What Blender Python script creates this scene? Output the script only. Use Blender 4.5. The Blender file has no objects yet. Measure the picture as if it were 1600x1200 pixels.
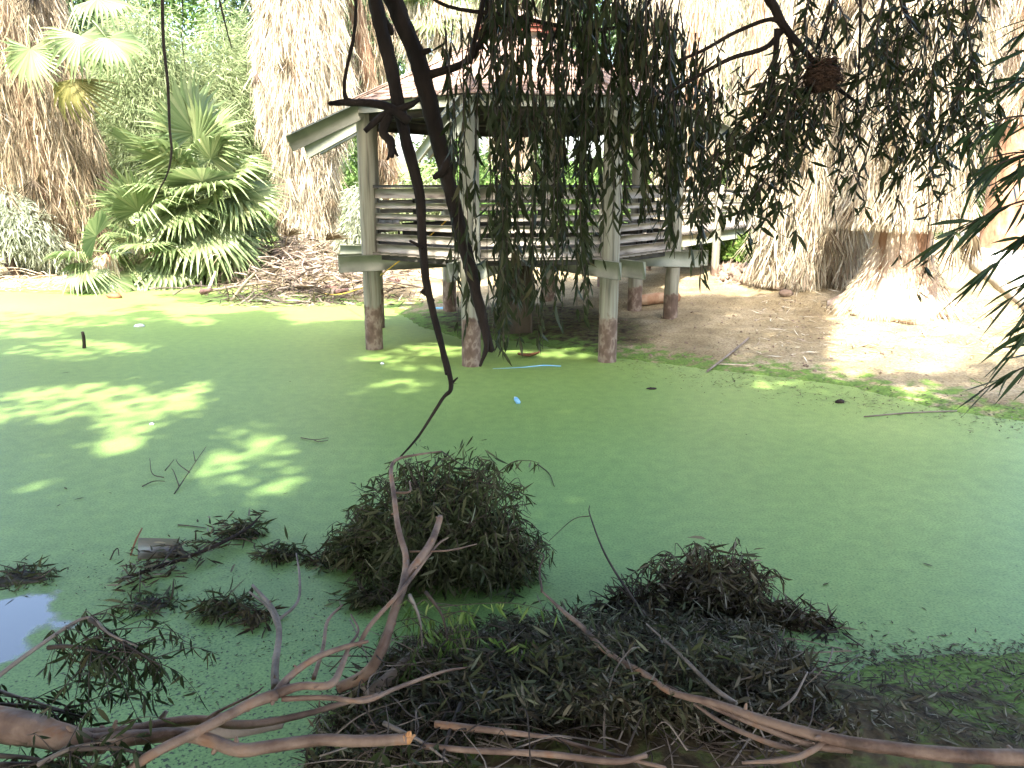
import bpy, math, random
import numpy as np
from mathutils import Vector, Matrix
random.seed(7)
rng = np.random.default_rng(11)
SC = bpy.context.scene
COL = SC.collection
pi = math.pi

# ------------------------------------------------------------------ camera, light, exposure
H = 2.75; PITCH = math.radians(13.9); FPX = 1250.0
cam = bpy.data.cameras.new('camera'); camo = bpy.data.objects.new('camera', cam); COL.objects.link(camo)
camo.location = (0, 0, H); camo.rotation_euler = (pi/2 - PITCH, 0, 0)
cam.lens = 36*FPX/1600; cam.sensor_width = 36; cam.clip_start = 0.05; cam.clip_end = 600
SC.camera = camo
TOSUN = np.array([-0.12, -0.58, 0.80]); TOSUN /= np.linalg.norm(TOSUN)
SHX, SHY = -TOSUN[0]/TOSUN[2], -TOSUN[1]/TOSUN[2]        # shadow offset per metre of height
w = bpy.data.worlds.new('World'); SC.world = w; w.use_nodes = True
nt = w.node_tree
sky = nt.nodes.new('ShaderNodeTexSky'); sky.sky_type = 'NISHITA'; sky.sun_disc = False
sky.dust_density = 4.0; sky.ozone_density = 0.4
sky.sun_elevation = math.asin(TOSUN[2]); sky.sun_rotation = math.atan2(TOSUN[0], TOSUN[1])
nt.links.new(sky.outputs[0], nt.nodes['Background'].inputs[0])
nt.nodes['Background'].inputs[1].default_value = 0.15
sl = bpy.data.lights.new('sun', 'SUN'); sl.energy = 2.7; sl.angle = math.radians(0.9); sl.color = (1, 0.95, 0.86)
so = bpy.data.objects.new('sun', sl); COL.objects.link(so)
so.rotation_euler = Vector(TOSUN).to_track_quat('Z', 'Y').to_euler()
SC.view_settings.view_transform = 'Standard'; SC.view_settings.look = 'None'
SC.view_settings.exposure = 3.2; SC.view_settings.gamma = 1
SC.view_settings.use_curve_mapping = False
SC.cycles.max_bounces = 6; SC.cycles.diffuse_bounces = 3; SC.cycles.transmission_bounces = 4
SC.cycles.transparent_max_bounces = 6; SC.cycles.use_denoising = True

# ------------------------------------------------------------------ photograph -> place
CP, SP = math.cos(PITCH), math.sin(PITCH)
def ray(px, py):
    a = (px-800)/FPX; b = (600-py)/FPX
    return np.array([a, CP + b*SP, -SP + b*CP])
def Pz(px, py, z):
    d = ray(px, py); t = (z-H)/d[2]; return np.array([0, 0, H]) + d*t
def Py(px, py, Y):
    d = ray(px, py); return np.array([0, 0, H]) + d*(Y/d[1])
def to_px(P):
    P = np.asarray(P, float); v = P - np.array([0, 0, H])
    f = v[..., 1]*CP - v[..., 2]*SP; u = v[..., 1]*SP + v[..., 2]*CP
    f = np.where(f < 0.05, 0.05, f)
    return 800 + FPX*v[..., 0]/f, 600 - FPX*u/f

# ------------------------------------------------------------------ noise
_perm = rng.random((256, 256))
def vnoise(x, y):
    x = np.asarray(x, float); y = np.asarray(y, float)
    xi = np.floor(x).astype(int); yi = np.floor(y).astype(int); fx = x-xi; fy = y-yi
    fx = fx*fx*(3-2*fx); fy = fy*fy*(3-2*fy)
    g = lambda a, b: _perm[a % 256, b % 256]
    return (g(xi, yi)*(1-fx)+g(xi+1, yi)*fx)*(1-fy) + (g(xi, yi+1)*(1-fx)+g(xi+1, yi+1)*fx)*fy
def fbm(x, y, o=4):
    s = 0; a = .5; t = 0
    for k in range(o):
        s = s + a*vnoise(x*2**k+17*k, y*2**k+31*k); t += a; a *= .5
    return s/t - .5
def sstep(a, b, x):
    t = np.clip((np.asarray(x, float)-a)/(b-a), 0, 1); return t*t*(3-2*t)
def nrm(v):
    return v/np.maximum(np.linalg.norm(v, axis=-1, keepdims=True), 1e-9)

# ------------------------------------------------------------------ materials
def new_mat(name):
    m = bpy.data.materials.new(name); m.use_nodes = True
    n = m.node_tree.nodes; b = n['Principled BSDF']; return m, n, m.node_tree.links, b
def ramp(n, cols, inter='LINEAR'):
    r = n.new('ShaderNodeValToRGB'); e = r.color_ramp; e.interpolation = inter
    while len(e.elements) < len(cols): e.elements.new(.5)
    for i, (p, c) in enumerate(cols):
        e.elements[i].position = p; e.elements[i].color = (*c, 1)
    return r
def noise(n, l, scale, detail=4, coord=None, vec=None):
    t = n.new('ShaderNodeTexNoise'); t.inputs['Scale'].default_value = scale; t.inputs['Detail'].default_value = detail
    if coord is not None:
        if vec is not None:
            mp = n.new('ShaderNodeMapping'); mp.inputs['Scale'].default_value = vec
            l.new(coord, mp.inputs[0]); coord = mp.outputs[0]
        l.new(coord, t.inputs['Vector'])
    return t
def mix_rgb(n, l, fac, a, b, mode='MIX'):
    x = n.new('ShaderNodeMix'); x.data_type = 'RGBA'; x.blend_type = mode
    for s, v in ((0, fac), (6, a), (7, b)):
        if hasattr(v, 'is_linked'): l.new(v, x.inputs[s])
        elif isinstance(v, (int, float)): x.inputs[s].default_value = v
        else: x.inputs[s].default_value = (*v, 1)
    return x.outputs[2]
def m_island(name, cols, rough=.6, trans=0.0, grain=None, spec=.3, tcol=None):
    """colour picked per loose piece, optional translucency"""
    m, n, l, b = new_mat(name)
    g = n.new('ShaderNodeNewGeometry'); r = ramp(n, cols); l.new(g.outputs['Random Per Island'], r.inputs[0])
    col = r.outputs[0]
    if grain:
        tc = n.new('ShaderNodeTexCoord'); t = noise(n, l, grain, 5, tc.outputs['Object'])
        r2 = ramp(n, [(.3, (.55, .55, .55)), (.7, (1.25, 1.25, 1.25))]); l.new(t.outputs[0], r2.inputs[0])
        col = mix_rgb(n, l, 1.0, col, r2.outputs[0], 'MULTIPLY')
    l.new(col, b.inputs['Base Color']); b.inputs['Roughness'].default_value = rough
    b.inputs['Specular IOR Level'].default_value = spec
    if trans:
        tb = n.new('ShaderNodeBsdfTranslucent'); mx = n.new('ShaderNodeMixShader'); mx.inputs[0].default_value = trans
        if tcol: l.new(mix_rgb(n, l, 1.0, col, tcol, 'MULTIPLY'), tb.inputs[0])
        else: l.new(col, tb.inputs[0])
        l.new(b.outputs[0], mx.inputs[1]); l.new(tb.outputs[0], mx.inputs[2])
        l.new(mx.outputs[0], n['Material Output'].inputs[0])
    return m
def m_noise(name, cols, scale=4, vec=(1, 1, 1), rough=.8, bump=.3, bscale=None, detail=6, coord='Object', spec=.3, bdist=.02):
    m, n, l, b = new_mat(name)
    tc = n.new('ShaderNodeTexCoord')
    t = noise(n, l, scale, detail, tc.outputs[coord], vec); r = ramp(n, cols); l.new(t.outputs[0], r.inputs[0])
    l.new(r.outputs[0], b.inputs['Base Color']); b.inputs['Roughness'].default_value = rough
    b.inputs['Specular IOR Level'].default_value = spec
    t2 = noise(n, l, bscale or scale*4, 6, tc.outputs[coord], vec)
    bp = n.new('ShaderNodeBump'); bp.inputs['Strength'].default_value = bump; bp.inputs['Distance'].default_value = bdist
    l.new(t2.outputs[0], bp.inputs['Height']); l.new(bp.outputs[0], b.inputs['Normal'])
    return m

M = {}
M['bark_dark'] = m_noise('bark_dark', [(.3, (.01, .007, .006)), (.6, (.026, .018, .014)), (.8, (.05, .036, .027))], 9, (1, 1, .3), .9, .8)
M['bark_pale'] = m_noise('bark_pale', [(.28, (0.0425, 0.0262, 0.0176)), (.42, (0.1275, 0.0779, 0.0544)), (.57, (0.2210, 0.1476, 0.1040)), (.65, (0.2295, 0.1230, 0.0680)), (.69, (0.1785, 0.1353, 0.1040)), (.85, (0.2550, 0.2050, 0.1600))], 5.5, (1, 1, 1), .62, .8, 30, 10, bdist=.012)
M['bark_grey'] = m_noise('bark_grey', [(.3, (0.0800, 0.0624, 0.0480)), (.55, (0.2000, 0.1600, 0.1280)), (.8, (0.2640, 0.2240, 0.1840))], 4, (1, 1, 1), .7, .5, 24)
M['fresh_wood'] = m_noise('fresh_wood', [(.3, (.35, .14, .05)), (.7, (.52, .27, .11))], 20, (1, 1, 1), .7, .5)
M['twig'] = m_noise('twig', [(.3, (0.0225, 0.0165, 0.0120)), (.7, (0.0825, 0.0600, 0.0450))], 6, (1, 1, 1), .8, .3)
M['straw_stick'] = m_noise('straw_stick', [(.3, (.25, .18, .12)), (.7, (.5, .42, .32))], 6, (1, 1, 1), .8, .3)
M['euc_leaf'] = m_island('euc_leaf', [(0, (0.0170, 0.0252, 0.0085)), (.5, (0.0306, 0.0414, 0.0153)), (.85, (0.0510, 0.0603, 0.0255)), (1, (0.1020, 0.0900, 0.0425))], .5, .2, spec=.15)
M['euc_dry'] = m_island('euc_dry', [(0, (0.0186, 0.0128, 0.0066)), (.3, (0.0434, 0.0352, 0.0180)), (.55, (0.0527, 0.0563, 0.0252)), (.75, (0.0806, 0.0672, 0.0390)), (.9, (0.1364, 0.1216, 0.0840)), (1, (0.2232, 0.2112, 0.1620))], .7, .1, spec=.15)
M['euc_mound'] = m_island('euc_mound', [(0, (0.0210, 0.0224, 0.0096)), (.4, (0.0360, 0.0490, 0.0168)), (.7, (0.0540, 0.0595, 0.0252)), (.9, (0.0900, 0.0910, 0.0450)), (1, (0.1560, 0.1680, 0.1080))], .7, .15, spec=.15)
M['spray_green'] = m_island('spray_green', [(0, (.05, .10, .02)), (.6, (.10, .18, .035)), (1, (.2, .26, .07))], .5, .3)
M['bamboo_leaf'] = m_island('bamboo_leaf', [(0, (.016, .034, .01)), (.6, (.03, .06, .018)), (1, (.06, .085, .03))], .5, .25)
M['thatch'] = m_island('thatch', [(0, (.2, .15, .10)), (.2, (.36, .29, .215)), (.6, (.46, .405, .275)), (.85, (.55, .505, .38)), (1, (.6, .575, .47))], .8, .15)
M['thatch_dark'] = m_island('thatch_dark', [(0, (.07, .05, .028)), (.35, (.18, .135, .08)), (.75, (.33, .265, .17)), (1, (.47, .41, .3))], .85, .1)
M['litter_dark'] = m_island('litter_dark', [(0, (.035, .024, .016)), (.4, (.10, .075, .052)), (.8, (.2, .16, .12)), (1, (.36, .3, .24))], .85)
M['trunk_palm'] = m_noise('trunk_palm', [(.3, (.12, .065, .035)), (.5, (.27, .15, .085)), (.75, (.36, .25, .16))], 5, (1, 1, .5), .9, 1, 16)
M['root_mass'] = m_noise('root_mass', [(.3, (.26, .17, .11)), (.5, (.42, .31, .22)), (.75, (.52, .44, .35))], 7, (1, 1, .35), .95, 1, 30)
M['fan_green'] = m_island('fan_green', [(0, (0.1188, 0.1733, 0.0660)), (.5, (0.1782, 0.2363, 0.0990)), (1, (0.2700, 0.3045, 0.1430))], .42, .3, spec=.4)
M['fan_yellow'] = m_island('fan_yellow', [(0, (.16, .16, .05)), (1, (.3, .27, .1))], .6, .3)
M['tamarisk'] = m_island('tamarisk', [(0, (.10, .14, .055)), (.5, (.2, .25, .11)), (1, (.31, .35, .19))], .7, .3)
M['tamarisk_grey'] = m_island('tamarisk_grey', [(0, (.17, .2, .13)), (.5, (.29, .32, .22)), (1, (.42, .44, .34))], .7, .3)
M['tree_green'] = m_island('tree_green', [(0, (.045, .09, .02)), (.5, (.09, .17, .04)), (1, (.16, .25, .07))], .55, .35)
M['tree_dark'] = m_island('tree_dark', [(0, (.02, .045, .014)), (.6, (.045, .085, .028)), (1, (.08, .12, .045))], .55, .25)
M['grass'] = m_island('grass', [(0, (.07, .14, .02)), (.6, (.13, .22, .04)), (1, (.22, .28, .08))], .6, .3)
M['beam'] = m_noise('beam_paint', [(.3, (0.1520, 0.1600, 0.1170)), (.6, (0.2280, 0.2360, 0.1755)), (.8, (0.2800, 0.2800, 0.2145))], 3, (1, 1, 1), .6, .2, 18)
M['slat'] = m_noise('slat_paint', [(.28, (0.1200, 0.1000, 0.0720)), (.42, (0.2400, 0.2120, 0.1680)), (.6, (0.3040, 0.2760, 0.2240)), (.8, (0.3680, 0.3360, 0.2800))], 2.5, (1, 1, 7), .7, .4, 14)
M['rail_cap'] = m_noise('rail_cap', [(.3, (.035, .032, .028)), (.7, (.085, .08, .07))], 4, (1, 1, 4), .8, .3)
M['deck'] = m_noise('deck_wood', [(.3, (.12, .1, .08)), (.7, (.28, .25, .2))], 4, (1, 1, 1), .8, .3)
M['dark_wood'] = m_noise('dark_wood', [(.3, (.03, .028, .022)), (.7, (.075, .068, .052))], 4, (1, 1, 1), .85, .3)
M['shingle'] = m_island('shingle', [(0, (.22, .145, .11)), (.5, (.33, .235, .185)), (1, (.44, .335, .27))], .85, 0, 9)
M['red_trim'] = m_noise('red_trim', [(.3, (.2, .06, .04)), (.7, (.3, .1, .07))], 5, (1, 1, 1), .6, .2)
M['concrete'] = m_noise('concrete', [(.3, (.46, .44, .41)), (.7, (.6, .58, .55))], 3, (1, 1, 1), .85, .2, 30)
M['pier'] = m_noise('pier_concrete', [(.3, (.035, .028, .018)), (.7, (.075, .058, .038))], 3, (1, 1, .5), .9, .4, 14)
M['board'] = m_noise('board_grey', [(.3, (.26, .22, .17)), (.7, (.5, .45, .38))], 4, (1, 1, 1), .75, .4, 20)
M['rock'] = m_noise('rock', [(.3, (.12, .08, .055)), (.6, (.24, .175, .13)), (.8, (.36, .3, .24))], 4, (1, 1, 1), .9, .8, 14)
M['blue'] = m_noise('blue_plastic', [(.3, (.12, .38, .6)), (.7, (.28, .52, .7))], 9, (1, 1, 1), .35, .1)
M['white_plastic'] = m_noise('white_plastic', [(.3, (.6, .63, .68)), (.7, (.78, .8, .82))], 9, (1, 1, 1), .4, .1)
M['yellow'] = m_noise('yellow_rope', [(.3, (.55, .32, .04)), (.7, (.7, .45, .08))], 30, (1, 1, 1), .7, .2)
M['rust_leaf'] = m_noise('rust_leaf', [(.3, (.1, .04, .02)), (.7, (.25, .11, .055))], 9, (1, 1, 1), .6, .3)
M['red_boot'] = m_noise('frond_base', [(.3, (.13, .07, .06)), (.7, (.27, .17, .14))], 7, (1, 1, 1), .8, .6)
M['black_metal'] = m_noise('black_metal', [(.3, (.012, .012, .012)), (.7, (.03, .03, .03))], 6, (1, 1, 1), .5, .1)
M['nest'] = m_noise('nest_fibre', [(.3, (.03, .018, .012)), (.7, (.10, .055, .035))], 22, (1, 1, 1), .95, 1)
M['slime'] = m_noise('slime_board', [(.35, (.04, .05, .03)), (.6, (.11, .075, .045)), (.75, (.05, .09, .045))], 5, (1, 1, 1), .4, .4, 20)

def mat_post():
    m, n, l, b = new_mat('post_wood')
    tc = n.new('ShaderNodeTexCoord'); g = n.new('ShaderNodeNewGeometry'); sp = n.new('ShaderNodeSeparateXYZ')
    l.new(g.outputs['Position'], sp.inputs[0])
    t = noise(n, l, 7, 8, g.outputs['Position'], (2.5, 2.5, .14)); r = ramp(n, [(.3, (.09, .082, .06)), (.45, (.19, .18, .135)), (.6, (.245, .235, .18)), (.8, (.32, .305, .24))]); l.new(t.outputs[0], r.inputs[0])
    t3 = noise(n, l, 6, 8, g.outputs['Position'], (1.6, 1.6, 1.)); r3 = ramp(n, [(.3, (.07, .042, .028)), (.5, (.125, .082, .058)), (.6, (.22, .17, .13)), (.68, (.12, .078, .056)), (.8, (.18, .125, .09))]); l.new(t3.outputs[0], r3.inputs[0])
    ad = n.new('ShaderNodeMath'); ad.operation = 'MULTIPLY_ADD'; ad.inputs[1].default_value = .35; l.new(t3.outputs[0], ad.inputs[0]); l.new(sp.outputs[2], ad.inputs[2])
    mr = n.new('ShaderNodeMapRange'); mr.inputs[1].default_value = .90; mr.inputs[2].default_value = .95; l.new(ad.outputs[0], mr.inputs[0])
    l.new(mix_rgb(n, l, mr.outputs[0], r3.outputs[0], r.outputs[0]), b.inputs['Base Color']); b.inputs['Roughness'].default_value = .85
    bp = n.new('ShaderNodeBump'); bp.inputs['Strength'].default_value = .5; bp.inputs['Distance'].default_value = .02
    t2 = noise(n, l, 14, 6, g.outputs['Position'], (2, 2, .2)); l.new(t2.outputs[0], bp.inputs['Height']); l.new(bp.outputs[0], b.inputs['Normal'])
    return m
M['post'] = mat_post()

def mat_water():
    m, n, l, b = new_mat('duckweed_water')
    g = n.new('ShaderNodeNewGeometry'); pos = g.outputs['Position']
    t1 = noise(n, l, .35, 5, pos); r1 = ramp(n, [(.3, (.155, .235, .06)), (.55, (.176, .262, .069)), (.75, (.205, .29, .08))]); l.new(t1.outputs[0], r1.inputs[0])
    t2 = noise(n, l, 60, 3, pos); r2 = ramp(n, [(.32, (.62, .66, .6)), (.5, (1., 1., 1.)), (.68, (1.22, 1.18, 1.15))]); l.new(t2.outputs[0], r2.inputs[0])
    col = mix_rgb(n, l, 1., r1.outputs[0], r2.outputs[0], 'MULTIPLY')
    t9 = noise(n, l, 7, 6, pos); r9 = ramp(n, [(.3, (.84, .86, .86)), (.65, (1.05, 1.04, 1.02))]); l.new(t9.outputs[0], r9.inputs[0])
    col = mix_rgb(n, l, 1., col, r9.outputs[0], 'MULTIPLY')
    # holes in the weed: dark water
    sp = n.new('ShaderNodeSeparateXYZ'); l.new(pos, sp.inputs[0])
    vals = []
    def blob(cx, cy, rad, soft):
        vm = n.new('ShaderNodeVectorMath'); vm.operation = 'DISTANCE'; l.new(pos, vm.inputs[0]); vm.inputs[1].default_value = (cx, cy, 0)
        ns = noise(n, l, 2.4, 6, pos); ma = n.new('ShaderNodeMath'); ma.operation = 'MULTIPLY_ADD'; ma.inputs[1].default_value = -.9
        l.new(ns.outputs[0], ma.inputs[0]); l.new(vm.outputs['Value'], ma.inputs[2])
        mr = n.new('ShaderNodeMapRange'); mr.inputs[1].default_value = rad-.45; mr.inputs[2].default_value = rad-.45+soft; mr.inputs[3].default_value = 1; mr.inputs[4].default_value = 0
        l.new(ma.outputs[0], mr.inputs[0]); return mr.outputs[0]
    c = Pz(-35, 985, 0); h1 = blob(c[0], c[1], .42, .1)
    c = Pz(1085, 920, 0); h2 = blob(c[0], c[1], .12, .1)
    mx = n.new('ShaderNodeMath'); mx.operation = 'MAXIMUM'; l.new(h1, mx.inputs[0]); l.new(h2, mx.inputs[1])
    # fine speckled gaps near the near shore
    t3 = noise(n, l, 40, 6, pos); t4 = noise(n, l, .8, 3, pos)
    near = n.new('ShaderNodeMapRange'); near.inputs[1].default_value = 9.5; near.inputs[2].default_value = 4.0; l.new(sp.outputs[1], near.inputs[0])
    mu = n.new('ShaderNodeMath'); mu.operation = 'MULTIPLY'; nr2 = n.new('ShaderNodeMapRange'); nr2.inputs[1].default_value = 6.6; nr2.inputs[2].default_value = 3.8; nr2.inputs[3].default_value = .1; l.new(sp.outputs[1], nr2.inputs[0]); l.new(nr2.outputs[0], mu.inputs[0]); l.new(t4.outputs[0], mu.inputs[1])
    th = n.new('ShaderNodeMath'); th.operation = 'MULTIPLY_ADD'; th.inputs[1].default_value = .42; l.new(mu.outputs[0], th.inputs[0]); l.new(t3.outputs[0], th.inputs[2])
    fr = n.new('ShaderNodeMapRange'); fr.inputs[1].default_value = .79; fr.inputs[2].default_value = .86; l.new(th.outputs[0], fr.inputs[0])
    # near weed tinted blue-green: skylit shade put into the colour
    col = mix_rgb(n, l, near.outputs[0], col, mix_rgb(n, l, 1., col, (.92, 1.12, 1.28), 'MULTIPLY'))
    col = mix_rgb(n, l, fr.outputs[0], col, (.03, .05, .02))
    col = mix_rgb(n, l, mx.outputs[0], col, (.012, .016, .01))
    l.new(col, b.inputs['Base Color'])
    rg = n.new('ShaderNodeMapRange'); rg.inputs[3].default_value = .5; rg.inputs[4].default_value = .03; l.new(mx.outputs[0], rg.inputs[0]); l.new(rg.outputs[0], b.inputs['Roughness'])
    sg = n.new('ShaderNodeMapRange'); sg.inputs[3].default_value = .25; sg.inputs[4].default_value = .9; l.new(mx.outputs[0], sg.inputs[0]); l.new(sg.outputs[0], b.inputs['Specular IOR Level'])
    bp = n.new('ShaderNodeBump'); bp.inputs['Strength'].default_value = .25; bp.inputs['Distance'].default_value = .004
    inv = n.new('ShaderNodeMath'); inv.operation = 'SUBTRACT'; inv.inputs[0].default_value = 1; l.new(mx.outputs[0], inv.inputs[1])
    hb = n.new('ShaderNodeMath'); hb.operation = 'MULTIPLY'; l.new(inv.outputs[0], hb.inputs[0]); l.new(t2.outputs[0], hb.inputs[1])
    l.new(hb.outputs[0], bp.inputs['Height']); l.new(bp.outputs[0], b.inputs['Normal'])
    return m
M['water'] = mat_water()

def mat_ground():
    m, n, l, b = new_mat('mud_ground')
    g = n.new('ShaderNodeNewGeometry'); pos = g.outputs['Position']; sp = n.new('ShaderNodeSeparateXYZ'); l.new(pos, sp.inputs[0])
    t = noise(n, l, 1.2, 8, pos); r = ramp(n, [(.3, (.14, .108, .06)), (.5, (.235, .19, .107)), (.7, (.315, .26, .16))]); l.new(t.outputs[0], r.inputs[0])
    t5 = noise(n, l, 30, 6, pos); r5 = ramp(n, [(.35, (.6, .56, .52)), (.55, (1.05, 1.05, 1.05))]); l.new(t5.outputs[0], r5.inputs[0])
    dry = mix_rgb(n, l, 1., r.outputs[0], r5.outputs[0], 'MULTIPLY')
    # near bank is wet dark leaf mould
    near = n.new('ShaderNodeMapRange'); near.inputs[1].default_value = 7.5; near.inputs[2].default_value = 6.0; l.new(sp.outputs[1], near.inputs[0])
    tm = noise(n, l, 9, 7, pos); rm = ramp(n, [(.32, (.02, .016, .009)), (.5, (.075, .056, .03)), (.62, (.085, .1, .032)), (.75, (.12, .1, .055))]); l.new(tm.outputs[0], rm.inputs[0])
    base = mix_rgb(n, l, near.outputs[0], dry, rm.outputs[0])
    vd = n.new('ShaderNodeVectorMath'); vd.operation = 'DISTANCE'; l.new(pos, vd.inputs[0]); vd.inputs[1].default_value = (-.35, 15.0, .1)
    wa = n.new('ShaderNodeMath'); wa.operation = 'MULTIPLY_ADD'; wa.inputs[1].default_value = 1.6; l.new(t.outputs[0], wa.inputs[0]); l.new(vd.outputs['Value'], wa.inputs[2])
    wet = n.new('ShaderNodeMapRange'); wet.inputs[1].default_value = 3.9; wet.inputs[2].default_value = 3.2; l.new(wa.outputs[0], wet.inputs[0])  # deck shade put into the ground colour as a dark mud patch
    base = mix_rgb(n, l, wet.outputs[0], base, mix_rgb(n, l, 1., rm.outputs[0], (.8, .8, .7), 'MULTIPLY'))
    # green weed film left where the water stood
    t6 = noise(n, l, 5, 7, pos); ma = n.new('ShaderNodeMath'); ma.operation = 'MULTIPLY_ADD'; ma.inputs[1].default_value = -.34; l.new(t6.outputs[0], ma.inputs[0]); nz_ = n.new('ShaderNodeMath'); nz_.operation = 'MULTIPLY_ADD'; nz_.inputs[1].default_value = -.13; l.new(near.outputs[0], nz_.inputs[0]); l.new(sp.outputs[2], nz_.inputs[2]); l.new(nz_.outputs[0], ma.inputs[2])
    gf = n.new('ShaderNodeMapRange'); gf.inputs[1].default_value = -.09; gf.inputs[2].default_value = -.15; l.new(ma.outputs[0], gf.inputs[0])
    rg = ramp(n, [(.3, (.06, .1, .02)), (.6, (.115, .19, .035))]); l.new(t5.outputs[0], rg.inputs[0])
    base = mix_rgb(n, l, gf.outputs[0], base, rg.outputs[0])
    # grass and leaf litter far back
    far = n.new('ShaderNodeMapRange'); far.inputs[1].default_value = 24; far.inputs[2].default_value = 30; l.new(sp.outputs[1], far.inputs[0])
    tf = noise(n, l, .5, 6, pos); rf = ramp(n, [(.35, (.2, .16, .08)), (.5, (.12, .2, .05)), (.7, (.16, .26, .06))]); l.new(tf.outputs[0], rf.inputs[0])
    base = mix_rgb(n, l, far.outputs[0], base, rf.outputs[0])
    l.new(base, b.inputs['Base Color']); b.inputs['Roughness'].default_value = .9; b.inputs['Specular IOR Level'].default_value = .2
    bp = n.new('ShaderNodeBump'); bp.inputs['Strength'].default_value = .7; bp.inputs['Distance'].default_value = .04
    t7 = noise(n, l, 14, 9, pos); l.new(t7.outputs[0], bp.inputs['Height']); l.new(bp.outputs[0], b.inputs['Normal'])
    return m
M['ground'] = mat_ground()

# ------------------------------------------------------------------ mesh building
class Buf:
    def __init__(s): s.V = []; s.F = []; s.n = 0
    def add(s, V, *Fs):
        V = np.asarray(V, float).reshape(-1, 3)
        for F in Fs: s.F.append(np.asarray(F, int)+s.n)
        s.V.append(V); s.n += len(V)
    def mesh(s, name, mat, smooth=False):
        me = bpy.data.meshes.new(name)
        V = np.concatenate(s.V) if s.V else np.zeros((0, 3))
        loops = np.concatenate([f.ravel() for f in s.F]); tot = np.concatenate([np.full(len(f), f.shape[1]) for f in s.F])
        st = np.concatenate([[0], np.cumsum(tot)[:-1]])
        me.vertices.add(len(V)); me.vertices.foreach_set('co', V.astype(np.float32).ravel())
        me.loops.add(len(loops)); me.loops.foreach_set('vertex_index', loops.astype(np.int32))
        me.polygons.add(len(tot)); me.polygons.foreach_set('loop_start', st.astype(np.int32)); me.polygons.foreach_set('loop_total', tot.astype(np.int32))
        if smooth: me.polygons.foreach_set('use_smooth', np.ones(len(tot), bool))
        me.materials.append(mat); me.update(calc_edges=True); return me
    def build(s, name, mat, parent=None, smooth=False, kind=None, origin=None):
        if not s.F: return None
        if parent is not None:                       # meshes are written in world space; children sit in the parent's frame
            inv = np.array(parent_world(parent).inverted())
            s.V = [v @ inv[:3, :3].T + inv[:3, 3] for v in s.V]
        elif origin is not None:
            s.V = [v - np.asarray(origin) for v in s.V]
        o = bpy.data.objects.new(name, s.mesh(name, mat, smooth)); COL.objects.link(o)
        if parent is not None: o.parent = parent
        elif origin is not None: o.location = origin
        if kind: o['kind'] = kind
        return o
def parent_world(o):
    m = o.matrix_basis.copy()
    return parent_world(o.parent) @ m if o.parent else m
def thing(name, label, cat, loc=(0, 0, 0), rot=(0, 0, 0), group=None):
    o = bpy.data.objects.new(name, None); COL.objects.link(o); o.location = tuple(loc); o.rotation_euler = rot
    o.empty_display_size = .1
    return tag(o, label, cat, group)
def tag(o, label, cat, group=None):
    o['label'] = label; o['category'] = cat
    if group: o['group'] = group
    return o
def frame3(x):
    x = np.asarray(x, float); x = x/np.linalg.norm(x)
    z = np.array([0, 0, 1.]) if abs(x[2]) < .95 else np.array([0, 1., 0])
    y = np.cross(z, x); y /= np.linalg.norm(y); return x, y, np.cross(x, y)
BOXF = np.array([[0, 3, 2, 1], [4, 5, 6, 7], [0, 1, 5, 4], [1, 2, 6, 5], [2, 3, 7, 6], [3, 0, 4, 7]])
def bar(b, p, q, wdt, hgt, up=None):
    """plank from p to q, wdt across, hgt along up"""
    p = np.asarray(p, float); q = np.asarray(q, float)
    x, y, z = frame3(q-p)
    if up is not None:
        z = np.asarray(up, float); z = z - x*np.dot(z, x); z /= np.linalg.norm(z); y = np.cross(z, x)
    c = min(wdt, hgt)*.08
    V = []
    for e in (p, q):
        for sy, sz in ((-1, -1), (1, -1), (1, 1), (-1, 1)):
            for k in (0, 1):
                dy = sy*(wdt/2 - (c if (k == 0) == (sy*sz > 0) else 0)); dz = sz*(hgt/2 - (0 if (k == 0) == (sy*sz > 0) else c))
                V.append(e + y*dy + z*dz)
    F = [[i, (i+1) % 8, 8+(i+1) % 8, 8+i] for i in range(8)]
    b.add(V, np.array(F), np.array([[7, 6, 5, 4, 3, 2, 1, 0], [8, 9, 10, 11, 12, 13, 14, 15]]))
def spline(pts, k=6):
    p = np.asarray(pts, float)
    if len(p) < 3:
        t = np.linspace(0, 1, k+1)[:, None]; return p[0]*(1-t)+p[-1]*t
    q = np.vstack([2*p[0]-p[1], p, 2*p[-1]-p[-2]]); out = []
    for i in range(1, len(q)-2):
        for s in np.linspace(0, 1, k, endpoint=False):
            a, b_, c, d = q[i-1:i+3]
            out.append(.5*((2*b_)+(-a+c)*s+(2*a-5*b_+4*c-d)*s*s+(-a+3*b_-3*c+d)*s**3))
    out.append(q[-2]); return np.array(out)
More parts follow.
